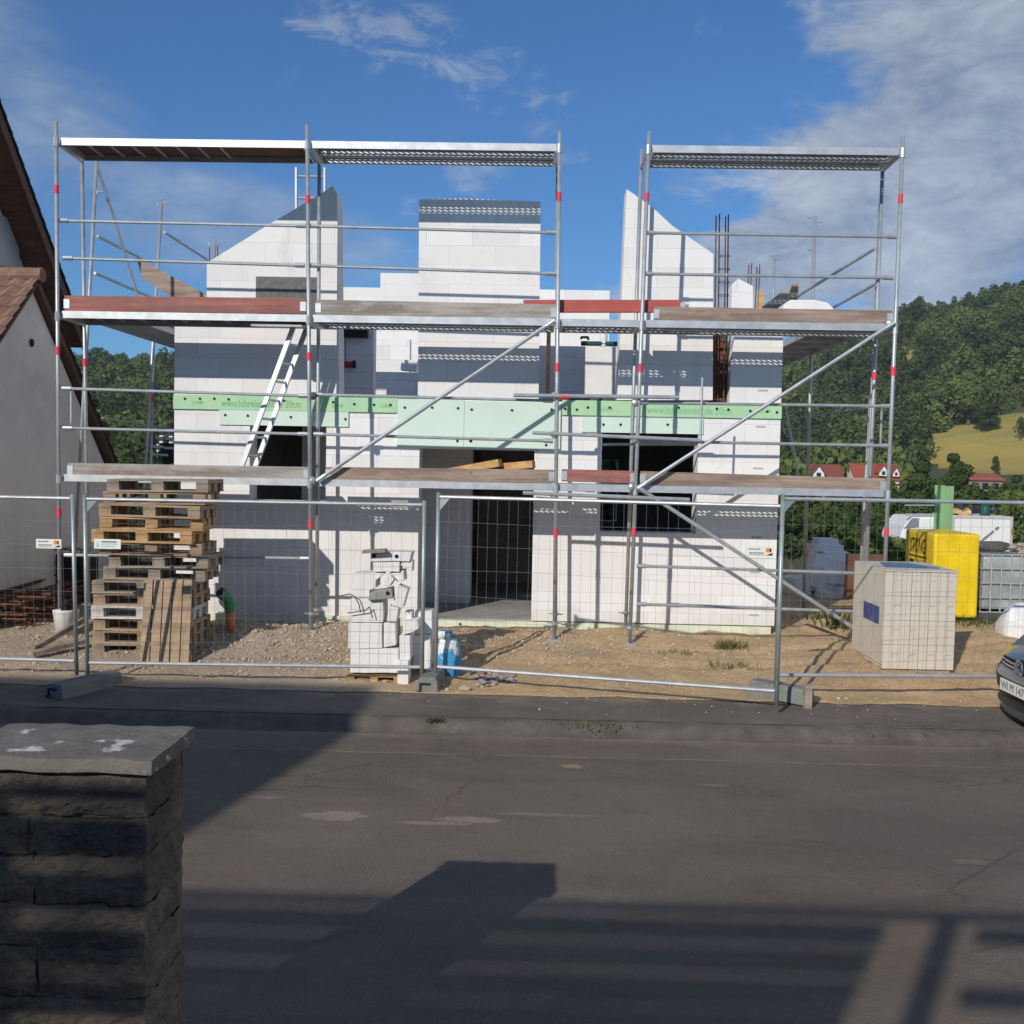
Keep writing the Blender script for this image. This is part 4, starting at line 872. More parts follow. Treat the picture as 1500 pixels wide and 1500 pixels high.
# front face drawn as block ends: ribs and courses modelled
nr = 4; H = (bz1-zg)
for r in range(nr):
    for k in range(n):
        xx0 = bx0+(bx1-bx0)*k/n; xx1 = bx0+(bx1-bx0)*(k+1)/n; j = .004*((k+r) % 2)
        b.box(xx0+.0014, xx1-.0014, by0+j, by0+.5, zg+.05+(H-.05)*r/nr+.0014, zg+.05+(H-.05)*(r+1)/nr-.0014)
for r in range(nr):
    for k in range(2): b.box(bx0+.002, bx1-.002, by0+.503+k*.26, by0+.76+k*.26, zg+.05+(H-.05)*r/nr+.002, zg+.05+(H-.05)*(r+1)/nr-.002)
b.build('blocks', SHEET, t, bevel=.004)
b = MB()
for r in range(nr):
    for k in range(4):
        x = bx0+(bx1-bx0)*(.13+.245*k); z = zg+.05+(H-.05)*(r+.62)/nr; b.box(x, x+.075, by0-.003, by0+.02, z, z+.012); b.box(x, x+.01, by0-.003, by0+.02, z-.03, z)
b.build('grip_slots_shade', M('film_shade', (.50, .45, .38)), t)  # shade of the grip recesses as darker strips on the front
b = MB(); b.box(bx0-.012, bx1+.012, by0-.012, by1+.01, bz1+.002, bz1+.02).box(bx0-.013, bx0-.006, by0+.0, by1, zg+.10, bz1+.002); b.jitter(.01, 3, 2); b.build('film', SHEET, t)
MB().prism([(bx0+.10, by0+.30), (bx0+.22, by0+.85), (bx1-.22, by0+.85), (bx1-.10, by0+.22)], bz1+.022, bz1+.026, 'Z').build('top_print', BLUET, t)
lz0, lz1 = P(1265, 905, 11.6).z, P(1265, 881, 11.6).z
MB().prism([(by0+.12, lz0+.0), (by0+.62, lz0), (by0+.62, lz1), (by0+.12, lz1)], bx0-.022, bx0-.015, 'X').build('label', BLUEL, t)
MB().box(bx0+.03, bx1-.03, by0+.03, by1-.02, zg-.08, zg+.046).build('pallet_base', WPALG, t)
# yellow pack
yx0, yx1, yy0, yy1 = P(1367, 840, 14.7).x, P(1434, 840, 14.7).x, 14.7, 15.85; yz1 = P(1400, 782, 14.7).z; yz0 = P(1400, 905, 14.7).z
t = thing('block_package', 'bright yellow wrapped block package with black lettering behind the pale one', 'package', (yx0, yy0, yz0))
MB().box(yx0, yx1, yy0, yy1, yz0, yz1).build('pack', YELL, t, bevel=.035)
text('YTONG', 'lettering', TEXT, t, (yx0, yy1-.22, yz1-.33), (0, -1, 0), (0, 0, 1), .22, .62, .012)
MB().box(yx0-.012, yx0-.004, yy0+.25, yy1-.2, yz1-.39, yz1-.375).box(yx0-.012, yx0-.004, yy0+.75, yy0+.90, yz1-.56, yz1-.44).box(yx0-.012, yx0-.004, yy0+.3, yy0+.6, yz1-.53, yz1-.47).build('print', TEXT, t)
# green tube-like angle board standing behind the yellow pack
gx0 = P(1374, 740, 16.0).x; gx1 = P(1396, 740, 16.0).x; gm = gx0+(gx1-gx0)*.45; gz1 = P(1384, 711, 16).z
t = thing('insulation_board', 'tall green folded insulation board standing up behind the yellow package', 'board', (gx0, 16, 0)); LG = M('light_green_board', (.28, .50, .22), .7, var=.1); 
b = MB().prism([(gx0, 16.15), (gm, 16.0), (gm, 16.05), (gx0+.03, 16.19)], -.02, gz1, 'Z'); b.build('leaf', M('green_board_side', (.22, .44, .22), .7), t)
MB().prism([(gm+.002, 16.0), (gx1+.03, 16.06), (gx1+.03, 16.11), (gm+.002, 16.05)], -.02, gz1-.01, 'Z').build('leaf', LG, t)
# caged tank
tx0, tx1, ty0, ty1 = P(1437, 860, 14.9).x, P(1437, 860, 14.9).x+1.15, 14.9, 15.9; tz0, tz1 = P(1460, 897, 14.9).z, P(1460, 812, 14.9).z
t = thing('caged_tank', 'grey plastic tank in a metal cage right of the yellow package', 'tank', (tx0, ty0, tz0))
MB().box(tx0+.02, tx1-.02, ty0+.03, ty1-.03, tz0+.03, tz1-.02).build('tank', GREYT, t, bevel=.05, smooth=False)
b = MB()
for k in range(9): x = tx0+(tx1-tx0)*k/8; b.tube((x, ty0, tz0), (x, ty0, tz1), .011, 6).tube((x, ty1, tz0), (x, ty1, tz1), .011, 6)
for k in range(7): y = ty0+(ty1-ty0)*k/6; b.tube((tx0, y, tz0), (tx0, y, tz1), .011, 6)
for k in range(5): z = tz0+(tz1-tz0)*k/4; b.path([(tx0, ty1, z), (tx0, ty0, z), (tx1, ty0, z), (tx1, ty1, z)], .012, 6)
b.build('cage', ZINC, t); MB().box(tx0-.02, tx1+.02, ty0-.02, ty1+.02, -.05, tz0-.012).build('base', DARKST, t)
c = P(1450, 806, 15.2); tag(MB().lathe([(.05, -.2), (.085, -.17), (.09, .12), (.06, .2)], (0, 0, 0), 14).jitter(.02, 9, 1).build('bag', M('grey_sack', (.10, .095, .085), .8, var=.3, scale=10), smooth=True), 'dark grey rolled sack lying on the caged tank', 'sack'); o = bpy.context.scene.objects['bag']; o.rotation_euler = (0, rad(90), rad(5)); o.location = (c.x, c.y, tz1+.09); o.scale = (.9, 1, 1.35)
b = MB()
for k in range(22): b.ball((tx0+.55+random.uniform(-.15, .5), ty0+random.uniform(.1, .8), tz1+.03+random.uniform(0, .07)), random.uniform(.025, .07), 7, 5, (1.4, 1, .6))
b.jitter(.03, 14, 2); tag(b.build('debris', M('pale_debris', (.38, .32, .26), .9, var=.5, scale=14)), 'loose light scraps heaped on the caged tank', 'debris', kind='stuff')
# big white bag
c = P(1498, 915, 12.6); b = MB().ball((0, 0, 0), .34, 22, 14, (1, .9, .92)); b.jitter(.09, 4.5, 6)
for v in b.v: v[:] = v+Vector((c.x+.05, c.y, .22))
tag(b.build('bulk_bag', BAG, smooth=True), 'bulging white bulk bag on the dirt at the right edge', 'bag')
# small white truck behind
TY = 32.0; u = lambda px, py: P(px, py, TY)
t = thing('box_truck', 'small white box truck with cab parked behind the yellow package', 'truck', u(1400, 800)); zg_ = terr(u(1400, 800).x, TY)
zt_, zc = u(1440, 756).z, u(1340, 760).z
x0, x1 = u(1399, 780).x, u(1482, 780).x; MB().box(x0, x1, TY, TY+1.9, zg_+.6, zt_).build('cargo_box', WHITEM, t, bevel=.03)
ex = M('beige_trim', (.5, .48, .43)); b = MB().box(x0-.02, x1+.02, TY-.02, TY-.004, zt_-.08, zt_+.0).box(x1-.06, x1+.02, TY-.02, TY-.004, zg_+.6, zt_-.085); b.build('trim', ex, t)
cabp = [u(1320, 835), u(1320, 786), u(1326, 770), u(1338, 757), u(1385, 756), u(1397, 790), u(1397, 835)]
MB().prism([(v.x, v.z) for v in cabp], TY+.05, TY+1.8).build('cab', WHITEM, t, bevel=.04)
MB().prism([(v.x, v.z) for v in (u(1325, 774), u(1337, 759), u(1346, 759), u(1346, 772))], TY+.02, TY+.055).build('window', M('pale_window', (.22, .24, .26), .2), t)
MB().prism([(v.x, v.z) for v in (u(1351, 760), u(1375, 760), u(1377, 775), u(1351, 775))], TY+.02, TY+.055).build('window', PLATE, t)
for xx in (u(1345, 800).x, x1-.7): 
    MB().tube((xx, TY+.02, zg_+.32), (xx, TY+.25, zg_+.32), .32, 18).build('wheel', RUB, t); MB().tube((xx, TY+1.6, zg_+.32), (xx, TY+1.85, zg_+.32), .32, 18).build('wheel', RUB, t)
MB().box(u(1335, 800).x, x1, TY+.3, TY+1.6, zg_+.3, zg_+.58).build('chassis', DARKST, t)
dd = (u(1463, 772)-u(1437, 793)).normalized(); k = 0; L = (u(1463, 772)-u(1437, 793)).length; pp = u(1437, 793); pp.y = TY-.012
for (s_, e_, hh) in ((0, .06, .07), (.09, .17, .07), (.19, .25, .09), (.27, .36, .07), (.38, .45, .07), (.47, .54, .07), (.56, .63, .07), (.65, .70, .09), (.76, .80, .03), (.83, .90, .10), (.92, .99, .07)):
    MB().beam(pp+dd*L*s_, pp+dd*L*e_, .006, hh).build('print', TEXTG, t)
c = u(1470, 775); MB().box(x1-.02, x1+.05, TY-.03, TY+.1, u(1480, 783).z, u(1480, 774).z).build('tail_lamp', M('lamp_red', (.3, .12, .1)), t)
# load on the truck roof
t_ = MB()
for k in range(7): a = u(1400+k*4.2, 754-random.uniform(0, 5)); t_.tube(a+Vector((0, .3, 0)), a+Vector((random.uniform(-.1, .25), .8, .05)), random.uniform(.05, .09), 9)
tag(t_.build('firewood', WNEW), 'short pale logs heaped on the roof of the white truck', 'firewood', kind='stuff')
t = thing('watering_can', 'dark green can with handle standing on the roof of the white truck', 'can', u(1455, 756)); c = u(1453, 756); c.y += .5
MB().lathe([(.15, 0), (.16, .05), (.15, .25), (.09, .34), (.04, .36)], c, 16).build('body', DKGRN, t, smooth=True); MB().path([c+Vector((.1, 0, .33)), c+Vector((.26, 0, .34)), c+Vector((.33, 0, .2)), c+Vector((.3, 0, .08))], .025, 7).build('handle', DKGRN, t)
b = MB().ball((0, 0, 0), .5, 18, 10, (1.3, .6, .32)); b.jitter(.12, 2.4, 4); c = u(1428, 742)
for v in b.v: v[:] = v+Vector((c.x, TY+1.2, zt_+.15))
tag(b.build('tarpaulin', NBLUE, smooth=True), 'crumpled navy tarpaulin on the roof of the white truck', 'tarpaulin')
tag(MB().beam(u(1325, 740), u(1373, 740), .06, .035).build('pole', ZINC), 'upper pale pole above the cab of the white truck', 'pole'); tag(MB().beam(u(1326, 753.5), u(1366, 753.5), .06, .05).build('pole', ZINC), 'lower pale pole resting on the cab of the white truck', 'pole')
# stack of shaded blocks right of the house
def sblk(label, px0, px1, py0, py1, Y, d=.4, rz=0, ry=0):
    Y += 2.6
    a, b_ = P(px0, py1, Y), P(px1, py0, Y); c = (a+b_)/2; o = MB().obox((0, 0, 0), (b_.x-a.x, d, b_.z-a.z), Matrix.Rotation(rad(ry), 3, 'Y')@Matrix.Rotation(rad(rz), 3, 'Z')).jitter(.008, 6, px0)
    for v in o.v: v[:] = v+Vector((c.x, Y+d/2, c.z))
    tag(o.build('concrete_block', AACL, bevel=.01), label, 'block', 'shaded blocks heaped right of the house')
sblk('topmost block of the shaded heap right of the house', 1200, 1229, 790, 799, 16.4, .5); sblk('long block under the topmost one of the shaded heap', 1192, 1236, 799, 809, 16.2, .5); sblk('block at the right end of the second row of the shaded heap', 1207, 1245, 809, 822, 16.0, .5)
sblk('upper tilted slab of the shaded heap', 1192, 1250, 818, 836, 15.5, .5, 0, 14); sblk('big tilted block in the middle of the shaded heap', 1186, 1240, 838, 866, 15.0, .6, 0, 20); sblk('block at the right of the middle row of the shaded heap', 1214, 1262, 838, 856, 14.9, .4, 0, 3)
sblk('grey leaning block at the left foot of the shaded heap', 1158, 1184, 846, 896, 14.9, .5, 20, -10); sblk('block with slanted top at the foot of the shaded heap', 1200, 1232, 868, 898, 14.6, .4, 0, 12); sblk('block behind the wrapped package in the shaded heap', 1232, 1270, 866, 900, 14.6, .5, 0, 8); sblk('low block under the left side of the shaded heap', 1160, 1206, 880, 902, 15.2, .6)
b = MB(); tag(MB().box(P(1150, 900, 17.2).x, P(1275, 900, 17.2).x, 17.2, 19.4, -.4, P(1200, 903, 17.2).z).build('pallet', WDARK), 'dark timber base under the shaded heap of blocks', 'timber base')
tag(MB().box(P(1243, 815, 17).x, P(1300, 815, 17).x, 17, 17.15, -.1, P(1260, 812, 17).z).build('timber_stack', WDARK), 'dark low timber stack behind the wrapped package', 'timber stack')

# ------------------------------------------------------------------ left-hand goods
b = MB()
for k in range(34):
    y = 12.3+random.uniform(0, 1.6); z = .03+.03*(k % 11)+random.uniform(0, .03); b.tube((-9, y, z), (-6.15+random.uniform(-.15, .1), y+random.uniform(-.2, .2), z+random.uniform(-.03, .05)), .012, 5)
for k in range(60):
    x = -9+2.85*random.random(); z = .04+.33*random.random(); b.tube((x, 12.2, z), (x+random.uniform(-.1, .1), 14.2, z+random.uniform(-.03, .06)), .010, 5)
tag(b.build('rebar_stack', RUST), 'stack of rusty reinforcing mesh on the ground at the far left', 'steel mesh', kind=None)
b = MB()
for k in range(16): x = -9.0+k*.16; b.tube((x, 14.6, .4), (x, 14.6, .78), .008, 5)
for z in (.4, .58, .78): b.tube((-9, 14.6, z), (-6.45, 14.6, z), .009, 5)
for k in range(16): x = -9.0+k*.16; b.tube((x, 14.6, .78), (x, 14.95, .78), .008, 5)
b.box(-9, -6.5, 14.65, 14.95, -.1, .70)
tag(b.build('steel_cage', M('dark_cage', (.035, .03, .03), .8)), 'dark steel cage crate against the grey gable wall', 'crate')
c = P(97, 932, 12.0); c.z = dirt(c.x, c.y)-.01
t = thing('bucket', 'white bucket full of dark offcuts behind the left fence posts', 'bucket', c); MB().lathe([(.115, 0), (.15, .30), (.155, .31)], c, 22).build('tub', WHITEP, t, smooth=False).data.shade_smooth()
b = MB()
for k in range(7): a = c+Vector((random.uniform(-.08, .08), random.uniform(-.08, .08), .2)); b.beam(a, a+Vector((random.uniform(-.08, .15), random.uniform(-.1, .1), random.uniform(.14, .26))), .012, .05)
b.build('offcuts', BLACK, t)
beamthing('plank', 'dark weathered plank on the dirt pointing to the white bucket', 'plank', Pz(49, 954, -.06)+Vector((0, 0, .02)), P(122, 908, 11.9), .05, .06, WPALG)
beamthing('plank', 'second plank lying flat on the dirt left of the pallets', 'plank', Pz(45, 962, -.08)+Vector((0, 0, .03)), P(126, 938, 11.5), .10, .05, WPALG)

# ------------------------------------------------------------------ gravel, stones, weeds
def rock_mesh(spots, name):
    V = []; Fc = []
    ico = [Vector(v).normalized() for v in ((0, 0, 1), (.9, 0, .4), (.28, .85, .4), (-.72, .53, .4), (-.72, -.53, .4), (.28, -.85, .4), (.72, .53, -.4), (-.28, .85, -.4), (-.9, 0, -.4), (-.28, -.85, -.4), (.72, -.53, -.4), (0, 0, -1))]
    fc = [(0, 1, 2), (0, 2, 3), (0, 3, 4), (0, 4, 5), (0, 5, 1), (1, 6, 2), (2, 7, 3), (3, 8, 4), (4, 9, 5), (5, 10, 1), (6, 7, 2), (7, 8, 3), (8, 9, 4), (9, 10, 5), (10, 6, 1), (11, 7, 6), (11, 8, 7), (11, 9, 8), (11, 10, 9), (11, 6, 10)]
    for (x, y, z, s) in spots:
        n = len(V); q = Matrix.Rotation(random.uniform(0, 6.3), 3, random.choice('XYZ')); sq = (random.uniform(.7, 1.3), random.uniform(.7, 1.2), random.uniform(.4, .8))
        V += [q @ Vector((v.x*sq[0], v.y*sq[1], v.z*sq[2]))*(s*random.uniform(.8, 1.2))+Vector((x, y, z)) for v in ico]; Fc += [tuple(i+n for i in f) for f in fc]
    b = MB(); b.v = V; b.f = Fc; return b
sp = []
for k in range(3800):
    if k % 3: x, y = random.gauss(-3.4, 1.5), random.gauss(11.9, .55)
    elif k % 2: x, y = random.uniform(-8, 4.5), random.uniform(10.2, 12.9)
    else: x, y = random.gauss(.3, 1.0), random.gauss(12.2, .5)
    if 10.15 < y < 13.1 and -9 < x < 7: sp.append((x, y, dirt(x, y)+.004, random.choice((.006, .008, .010, .012, .014, .018, .026))))
for k in range(150):
    x, y = random.gauss(1.5, 3.0), 10.3-abs(random.gauss(0, .4)); sp.append((x, y, -.2+.012*(y-9.3)+.002, random.choice((.003, .004, .005, .006, .010))))
tag(rock_mesh(sp, 'rubble').build('rubble', STONE), 'loose stones and rubble scattered on the dirt', 'rubble', kind='stuff')
sp = [(.0+random.gauss(-.95, .10)+.0, random.gauss(10.7, .10), 0, random.uniform(.02, .06)) for k in range(40)]; sp = [(x+.55, y, dirt(x+.55, y)+.02, s) for x, y, z, s in sp]
tag(rock_mesh(sp, 'debris').build('debris', M('grey_rubble', (.30, .27, .25), .95, var=.4, scale=14)), 'small heap of grey rubble right of the cement bag', 'rubble', kind='stuff')
for lab, px, py, s in (('large pale stone at the pavement edge right of the middle fence foot', 680, 1009, .06), ('reddish broken stone behind the bottom rail right of the cement bag', 706, 990, .07)):
    c = Pz(px, py, -.16); z = max(dirt(c.x, c.y), -.19); tag(rock_mesh([(c.x, c.y, z+.02, s)], 'stone').build('stone', STONE if s < .065 else M('red_stone', (.32, .17, .10), .95)), lab, 'stone')
def tuft(label, px, py, Y=None, h=.16, n=60, spread=.12, z=None, mat=GRASS):
    c = Pz(px, py, z) if z is not None else P(px, py, Y); zz = z if z is not None else dirt(c.x, c.y)
    b = MB(); tv = []
    for k in range(n):
        a = Vector((c.x+random.gauss(0, spread), c.y+random.gauss(0, spread*.5), zz-.01)); d = Vector((random.gauss(0, .4), random.gauss(0, .4), 1)).normalized(); L = h*random.uniform(.5, 1.1); s = Vector((random.gauss(0, 1), random.gauss(0, 1), 0)).normalized()*.006
        m_ = a+d*L*.6; e = a+d*L+Vector((d.x, d.y, -.2))*L*.4; b.add([a-s, a+s, m_+s*.7, e, m_-s*.7], [(0, 1, 2, 4), (4, 2, 3)]); tv += [random.random()]*5
    o = b.build('weeds' if spread >= .14 else 'grass_tuft', mat); at = o.data.attributes.new('tint', 'FLOAT', 'POINT'); at.data.foreach_set('value', tv); tag(o, label, 'weeds' if spread >= .14 else 'grass', kind='stuff' if spread >= .14 else None); return o
tuft('grass tuft on the sandy ground before the right house corner', 1070, 952, 12.2, .16, 130, .10); tuft('grass tuft nearer the bottom rail of the doorway fence panel', 1070, 976, 11.3, .12, 60, .14); tuft('thin grass on the sand left of the other tufts', 985, 960, 11.8, .08, 30, .12)
tuft('dark plant on the sand mound beside the wrapped package', 1224, 920, 13.2, .36, 110, .12, None, LEAFN); tuft('low green weed on the sand mound by the house corner', 1202, 918, 13.5, .2, 80, .13, None, LEAFN)
tuft('weeds at the kerb right of the middle', 865, 1062, z=-.22, h=.05, n=80, spread=.16); tuft('weeds in the dropped kerb near the parked car', 1290, 1066, z=-.24, h=.06, n=120, spread=.25); tuft('weeds at the kerb nearest the parked car', 1432, 1068, z=-.24, h=.06, n=100, spread=.16)
tuft('small green weed at the kerb below the middle fence foot', 638, 1056, z=-.22, h=.06, n=40, spread=.05, mat=LEAFN); tuft('green weeds along the foot of the yellow package', 1395, 910, 14.5, .18, 220, .5, None, LEAFN); tuft('weeds below the caged tank', 1455, 905, 14.6, .16, 160, .4, None, LEAFN)

# ------------------------------------------------------------------ parked car
CX, CY, CZ0 = 4.44, 9.26, -.31
car = thing('parked_car', 'grey hatchback parked half on the pavement at the right edge, front towards the site', 'car', (CX, CY, CZ0))
def cf(y): return .26*(abs(y)/.88)**2.6
prof = [(.17, .13), (.20, .07), (.27, .03), (.30, .02), (.315, .05), (.40, .055), (.42, .03), (.425, .012), (.53, .0), (.555, .0), (.60, .012), (.62, .03), (.63, .05), (.72, .075), (.735, .06), (.76, .10), (.80, .20), (.86, .50), (.93, .95)]
yy_ = [-.88+.088*i for i in range(21)]
def crow(z, xo): return [(CX+xo+cf(y)*(1 if z < .8 else .5+.0*z), CY+y*(.97+.03*min(1, z)), CZ0+z-(.06*(abs(y)/.88)**3 if z > .7 else 0)) for y in yy_]
def cpart(i0, i1, name, mat): return MB().grid([crow(*prof[i]) for i in range(i0, i1+1)]).build(name, mat, car, smooth=True)
cpart(0, 3, 'bumper_lip', CARP); cpart(3, 7, 'lower_intake', BLACK); cpart(7, 9, 'bumper_band', BLACK); cpart(9, 12, 'bumper', CARP); cpart(12, 14, 'grille', BLACK); cpart(14, 18, 'bonnet', CARP)
# sides + cabin
sec = [(.10, .20, .74), (.5, .19, .87), (.95, .19, .95), (1.4, .19, .98), (3.3, .19, 1.0), (3.9, .22, 1.0), (4.2, .3, .95)]
for s in (-1, 1):
    MB().grid([[(CX+x+(.26 if x < .2 else 0), CY+s*(.88 if z_ < .9 else .85), CZ0+z_) for z_ in (zb_, zb_+.2, (zb_+zt2)/2, zt2-.1, zt2)] for x, zb_, zt2 in sec]).build('side_panel', CARP, car, smooth=True)
MB().box(CX+.5, CX+4.1, CY-.84, CY+.84, CZ0+.2, CZ0+.55).build('underbody', BLACK, car)
cabin = [(.95, .93), (1.75, 1.48), (2.4, 1.56), (3.4, 1.52), (4.1, 1.0)]
MB().grid([[(CX+x, CY+y*(1 if z < 1.1 else .8), CZ0+z) for y in (-.85, -.4, 0, .4, .85)] for x, z in cabin[:2]]).build('windscreen', GLASSD, car)
MB().grid([[(CX+x, CY+y*.8, CZ0+z+(.03 if abs(y) < .5 else 0)) for y in (-.85, -.4, 0, .4, .85)] for x, z in cabin[1:4]]).build('roof', CARP, car, smooth=True)
MB().grid([[(CX+x, CY+y*(1 if z < 1.1 else .8), CZ0+z) for y in (-.85, -.4, 0, .4, .85)] for x, z in cabin[3:]]).build('rear_window', GLASSD, car)
MB().box(CX+4.09, CX+4.2, CY-.85, CY+.85, CZ0+.3, CZ0+1.0).build('tailgate', CARP, car)
for s in (-1, 1): MB().add([(CX+.95, CY+s*.85, CZ0+.93), (CX+1.75, CY+s*.68, CZ0+1.48), (CX+3.4, CY+s*.68, CZ0+1.52), (CX+4.1, CY+s*.85, CZ0+1.0), (CX+2.4, CY+s*.68, CZ0+1.56)], [(0, 1, 4, 2, 3)]).build('side_window', GLASSD, car)
for x in (.85, 3.4):
    for s in (-1, 1):
        wh = MB().tube((CX+x, CY+s*.70, CZ0+.31), (CX+x, CY+s*.895, CZ0+.31), .31, 22).build('wheel', RUB, car); MB().tube((CX+x, CY+s*.89, CZ0+.31), (CX+x, CY+s*.902, CZ0+.31), .20, 16).build('rim', ALU, wh)
def onfront(y, z, off=.0): 
    for (z0, x0), (z1, x1) in zip(prof[:-1], prof[1:]):
        if z0 <= z <= z1: xo = x0+(x1-x0)*(z-z0)/(z1-z0+1e-6); break
    return Vector((CX+xo+cf(y)-off, CY+y*(.97+.03*min(1, z)), CZ0+z))
for z in (.655, .69): MB().path([onfront(y, z, .006) for y in [-.62+.124*i for i in range(11)]], .007, 6).build('grille_slat', CHROME, car)
for s in (-1, 1): MB().grid([[onfront(s*y, z, .012) + Vector((.03 if z > .7 else 0, 0, 0)) for y in (.58, .66, .74, .82)] for z in (.60, .64, .68, .715)]).build('headlight', LAMPG, car)
pl_ = MB().box(CX-.016, CX-.006, CY-.26, CY+.26, CZ0+.435, CZ0+.545).build('number_plate', PLATE, car)
text('WI M 1471', 'lettering', TEXT, pl_, (CX-.016, CY+.235, CZ0+.455), (0, -1, 0), (0, 0, 1), .072, .47, .002)
em = MB(); c = Vector((CX+.035, CY, CZ0+.675)); N_ = 20
em.path([c+Vector((-.01, .075*math.cos(2*math.pi*k/N_), .075*math.sin(2*math.pi*k/N_))) for k in range(N_+1)], .008, 6)
for a, b_ in (((-.055, .05), (-.03, -.055)), ((-.03, -.055), (0, .005)), ((0, .005), (.03, -.055)), ((.03, -.055), (.055, .05)), ((-.028, .068), (0, .018)), ((0, .018), (.028, .068))): em.tube(c+Vector((-.01, -a[0], a[1])), c+Vector((-.01, -b_[0], b_[1])), .007, 6)
em.build('emblem', CHROME, car)
MB().tube(c+Vector((0, 0, 0)), c+Vector((.03, 0, 0)), .085, 20).build('emblem_backing', BLACK, car)

# ------------------------------------------------------------------ stone pillar in the foreground
pil = thing('stone_pillar', 'rough stone gate pillar with flat lichen-spotted cap in the near left corner', 'pillar', (-1.55, 3.4, -.32))
cx1, cz1 = -1.218, 1.17
b = MB().box(-2.6, cx1, 3.2, 3.62, cz1-.046, cz1)
rows_ = []
b = MB()
nx, ny = 40, 14
top = [[(-1.90+(cx1+1.90)*i/nx, 3.2+.42*j/ny, cz1) for i in range(nx+1)] for j in range(ny+1)]; b.grid(top)
b.grid([[(-1.90+(cx1+1.90)*i/nx, 3.2, cz1-.046+.046*j/2) for i in range(nx+1)] for j in range(3)]); b.grid([[(cx1, 3.2+.42*i/ny, cz1-.046+.046*j/2) for i in range(ny+1)] for j in range(3)]); b.grid([[(-1.90+(cx1+1.90)*i/nx, 3.2+.42*j, cz1-.046) for i in range(nx+1)] for j in (1, 0)])
b.jitter(.007, 11, 1).build('cap', CAPM, pil)
px1 = P(213, 1200, 3.245).x; z = cz1-.054; course = [.155, .13, .165, .14, .175, .15, .16, .14, .20]
k = 0
for h in course:
    xx = px1; first = True
    while xx > -1.86:
        wd = random.uniform(.34, .62); x0 = max(xx-wd, -1.87); x0 = -1.87 if x0 < -1.72 else x0; y0, y1 = 3.245, 3.60; z0 = z-h+.003; n1_, n2_, n3_ = 26, 12, 20
        b = MB()
        def bulge(u_, v_): return .010*(max(0, 1-abs(2*u_-1)**3)*max(0, 1-abs(2*v_-1)**3))
        b.grid([[(x0+(xx-x0)*i/n1_, y0-bulge(i/n1_, j/n2_), z0+(z-z0)*j/n2_) for i in range(n1_+1)] for j in range(n2_+1)])
        b.grid([[(xx+bulge(i/n3_, j/n2_), y0+(y1-y0)*i/n3_, z0+(z-z0)*j/n2_) for i in range(n3_+1)] for j in range(n2_+1)])
        b.grid([[(x0+(xx-x0)*i/n1_, y0+(y1-y0)*j, z) for i in range(n1_+1)] for j in (0, 1)]); b.grid([[(x0, y0+(y1-y0)*j, z0+(z-z0)*i) for j in (0, 1)] for i in (0, 1)]); b.grid([[(x0+(xx-x0)*i/n1_, y1, z0+(z-z0)*j) for i in range(n1_+1)] for j in (1, 0)])
        b.jitter(.010, 9, k).jitter(.008, 22, k+5).jitter(.005, 55, k+9); b.build('stone', STONEP, pil); k += 1; xx = x0-.004
    z -= h
MB().box(-1.85, px1-.02, 3.265, 3.585, z, cz1-.06).build('mortar_core', M('mortar', (.10, .095, .085), .95), pil)

# ------------------------------------------------------------------ neighbours
# annex with tiled roof and grey gable
AX = -7.0
def yz(px, py, X):                     # point of the photograph on the plane X = const
    d = ray(px, py); t = X/d.x; return (d.y*t, CZ+d.z*t)
ap = yz(45, 421, AX); re = yz(160, 700, AX); le = (ap[0]-(ap[1]-1.9)/.92, 1.9)
re_ = (ap[0]+(ap[1]-1.75)/.98, 1.75)
ann = thing('annex', 'low plastered annex with grey gable wall and brown tiled roof at the left edge', 'house', (AX, ap[0], 0))
MB().prism([(le[0]+.3, -.3), (le[0]+.3, le[1]+.2), ap, (re_[0]-.25, re_[1]+.15), (re_[0]-.25, -.3)], AX, AX-4.5, 'X').build('gable_wall', PLASTER, ann)
vy = lambda p, q, w_, x0, x1, up: MB().prism([p, q, (q[0]+up[0], q[1]+up[1]), (p[0]+up[0], p[1]+up[1])], x0, x1, 'X')
a2 = (ap[0], ap[1]+.03); vy(a2, (re_[0], re_[1]+.03), 0, AX+.10, AX-.03, (.03, .10)).build('verge', VERGE, ann); vy(a2, (le[0], le[1]+.03), 0, AX+.10, AX-.03, (-.01, .055)).build('verge', VERGE, ann)
# tiled slopes: rows of pantiles
def tile_roof(x0, x1, pr, pe, mat, parent, step=.24, wv=.22, nm='roof'):
    b = MB(); L = math.hypot(pe[0]-pr[0], pe[1]-pr[1]); dy, dz = (pe[0]-pr[0])/L, (pe[1]-pr[1])/L; n = int(L/step)+1; sgn = 1 if dy > 0 else -1
    nx_ = int(abs(x1-x0)/.055)
    for r in range(n):
        s0, s1 = r*step, (r+1)*step+.04; row = []
        for (s, lift) in ((s0, .03), (s1, .065), (s1, .02)):
            row.append([(x0+(x1-x0)*i/nx_, pr[0]+dy*s-dz*lift*0+(-dz)*sgn*0+(lift+.03*math.sin(2*math.pi*(i*.055)/wv))*(-dz)*0.6*(1 if dy > 0 else -1), pr[1]+dz*s+(lift+.03*math.sin(2*math.pi*(i*.055)/wv))*abs(dy)) for i in range(nx_+1)])
        b.grid(row)
    return b.build(nm, mat, parent)
tile_roof(AX+.14, AX-5, (ap[0], ap[1]+.13), (le[0]-.2, le[1]-.05), TILE, ann); tile_roof(AX+.14, AX-5, (ap[0], ap[1]+.13), (re_[0]+.1, re_[1]), TILE, ann)
MB().tube((AX+.17, ap[0], ap[1]+.17), (AX-5, ap[0], ap[1]+.17), .10, 12).build('ridge_tiles', TILE, ann)
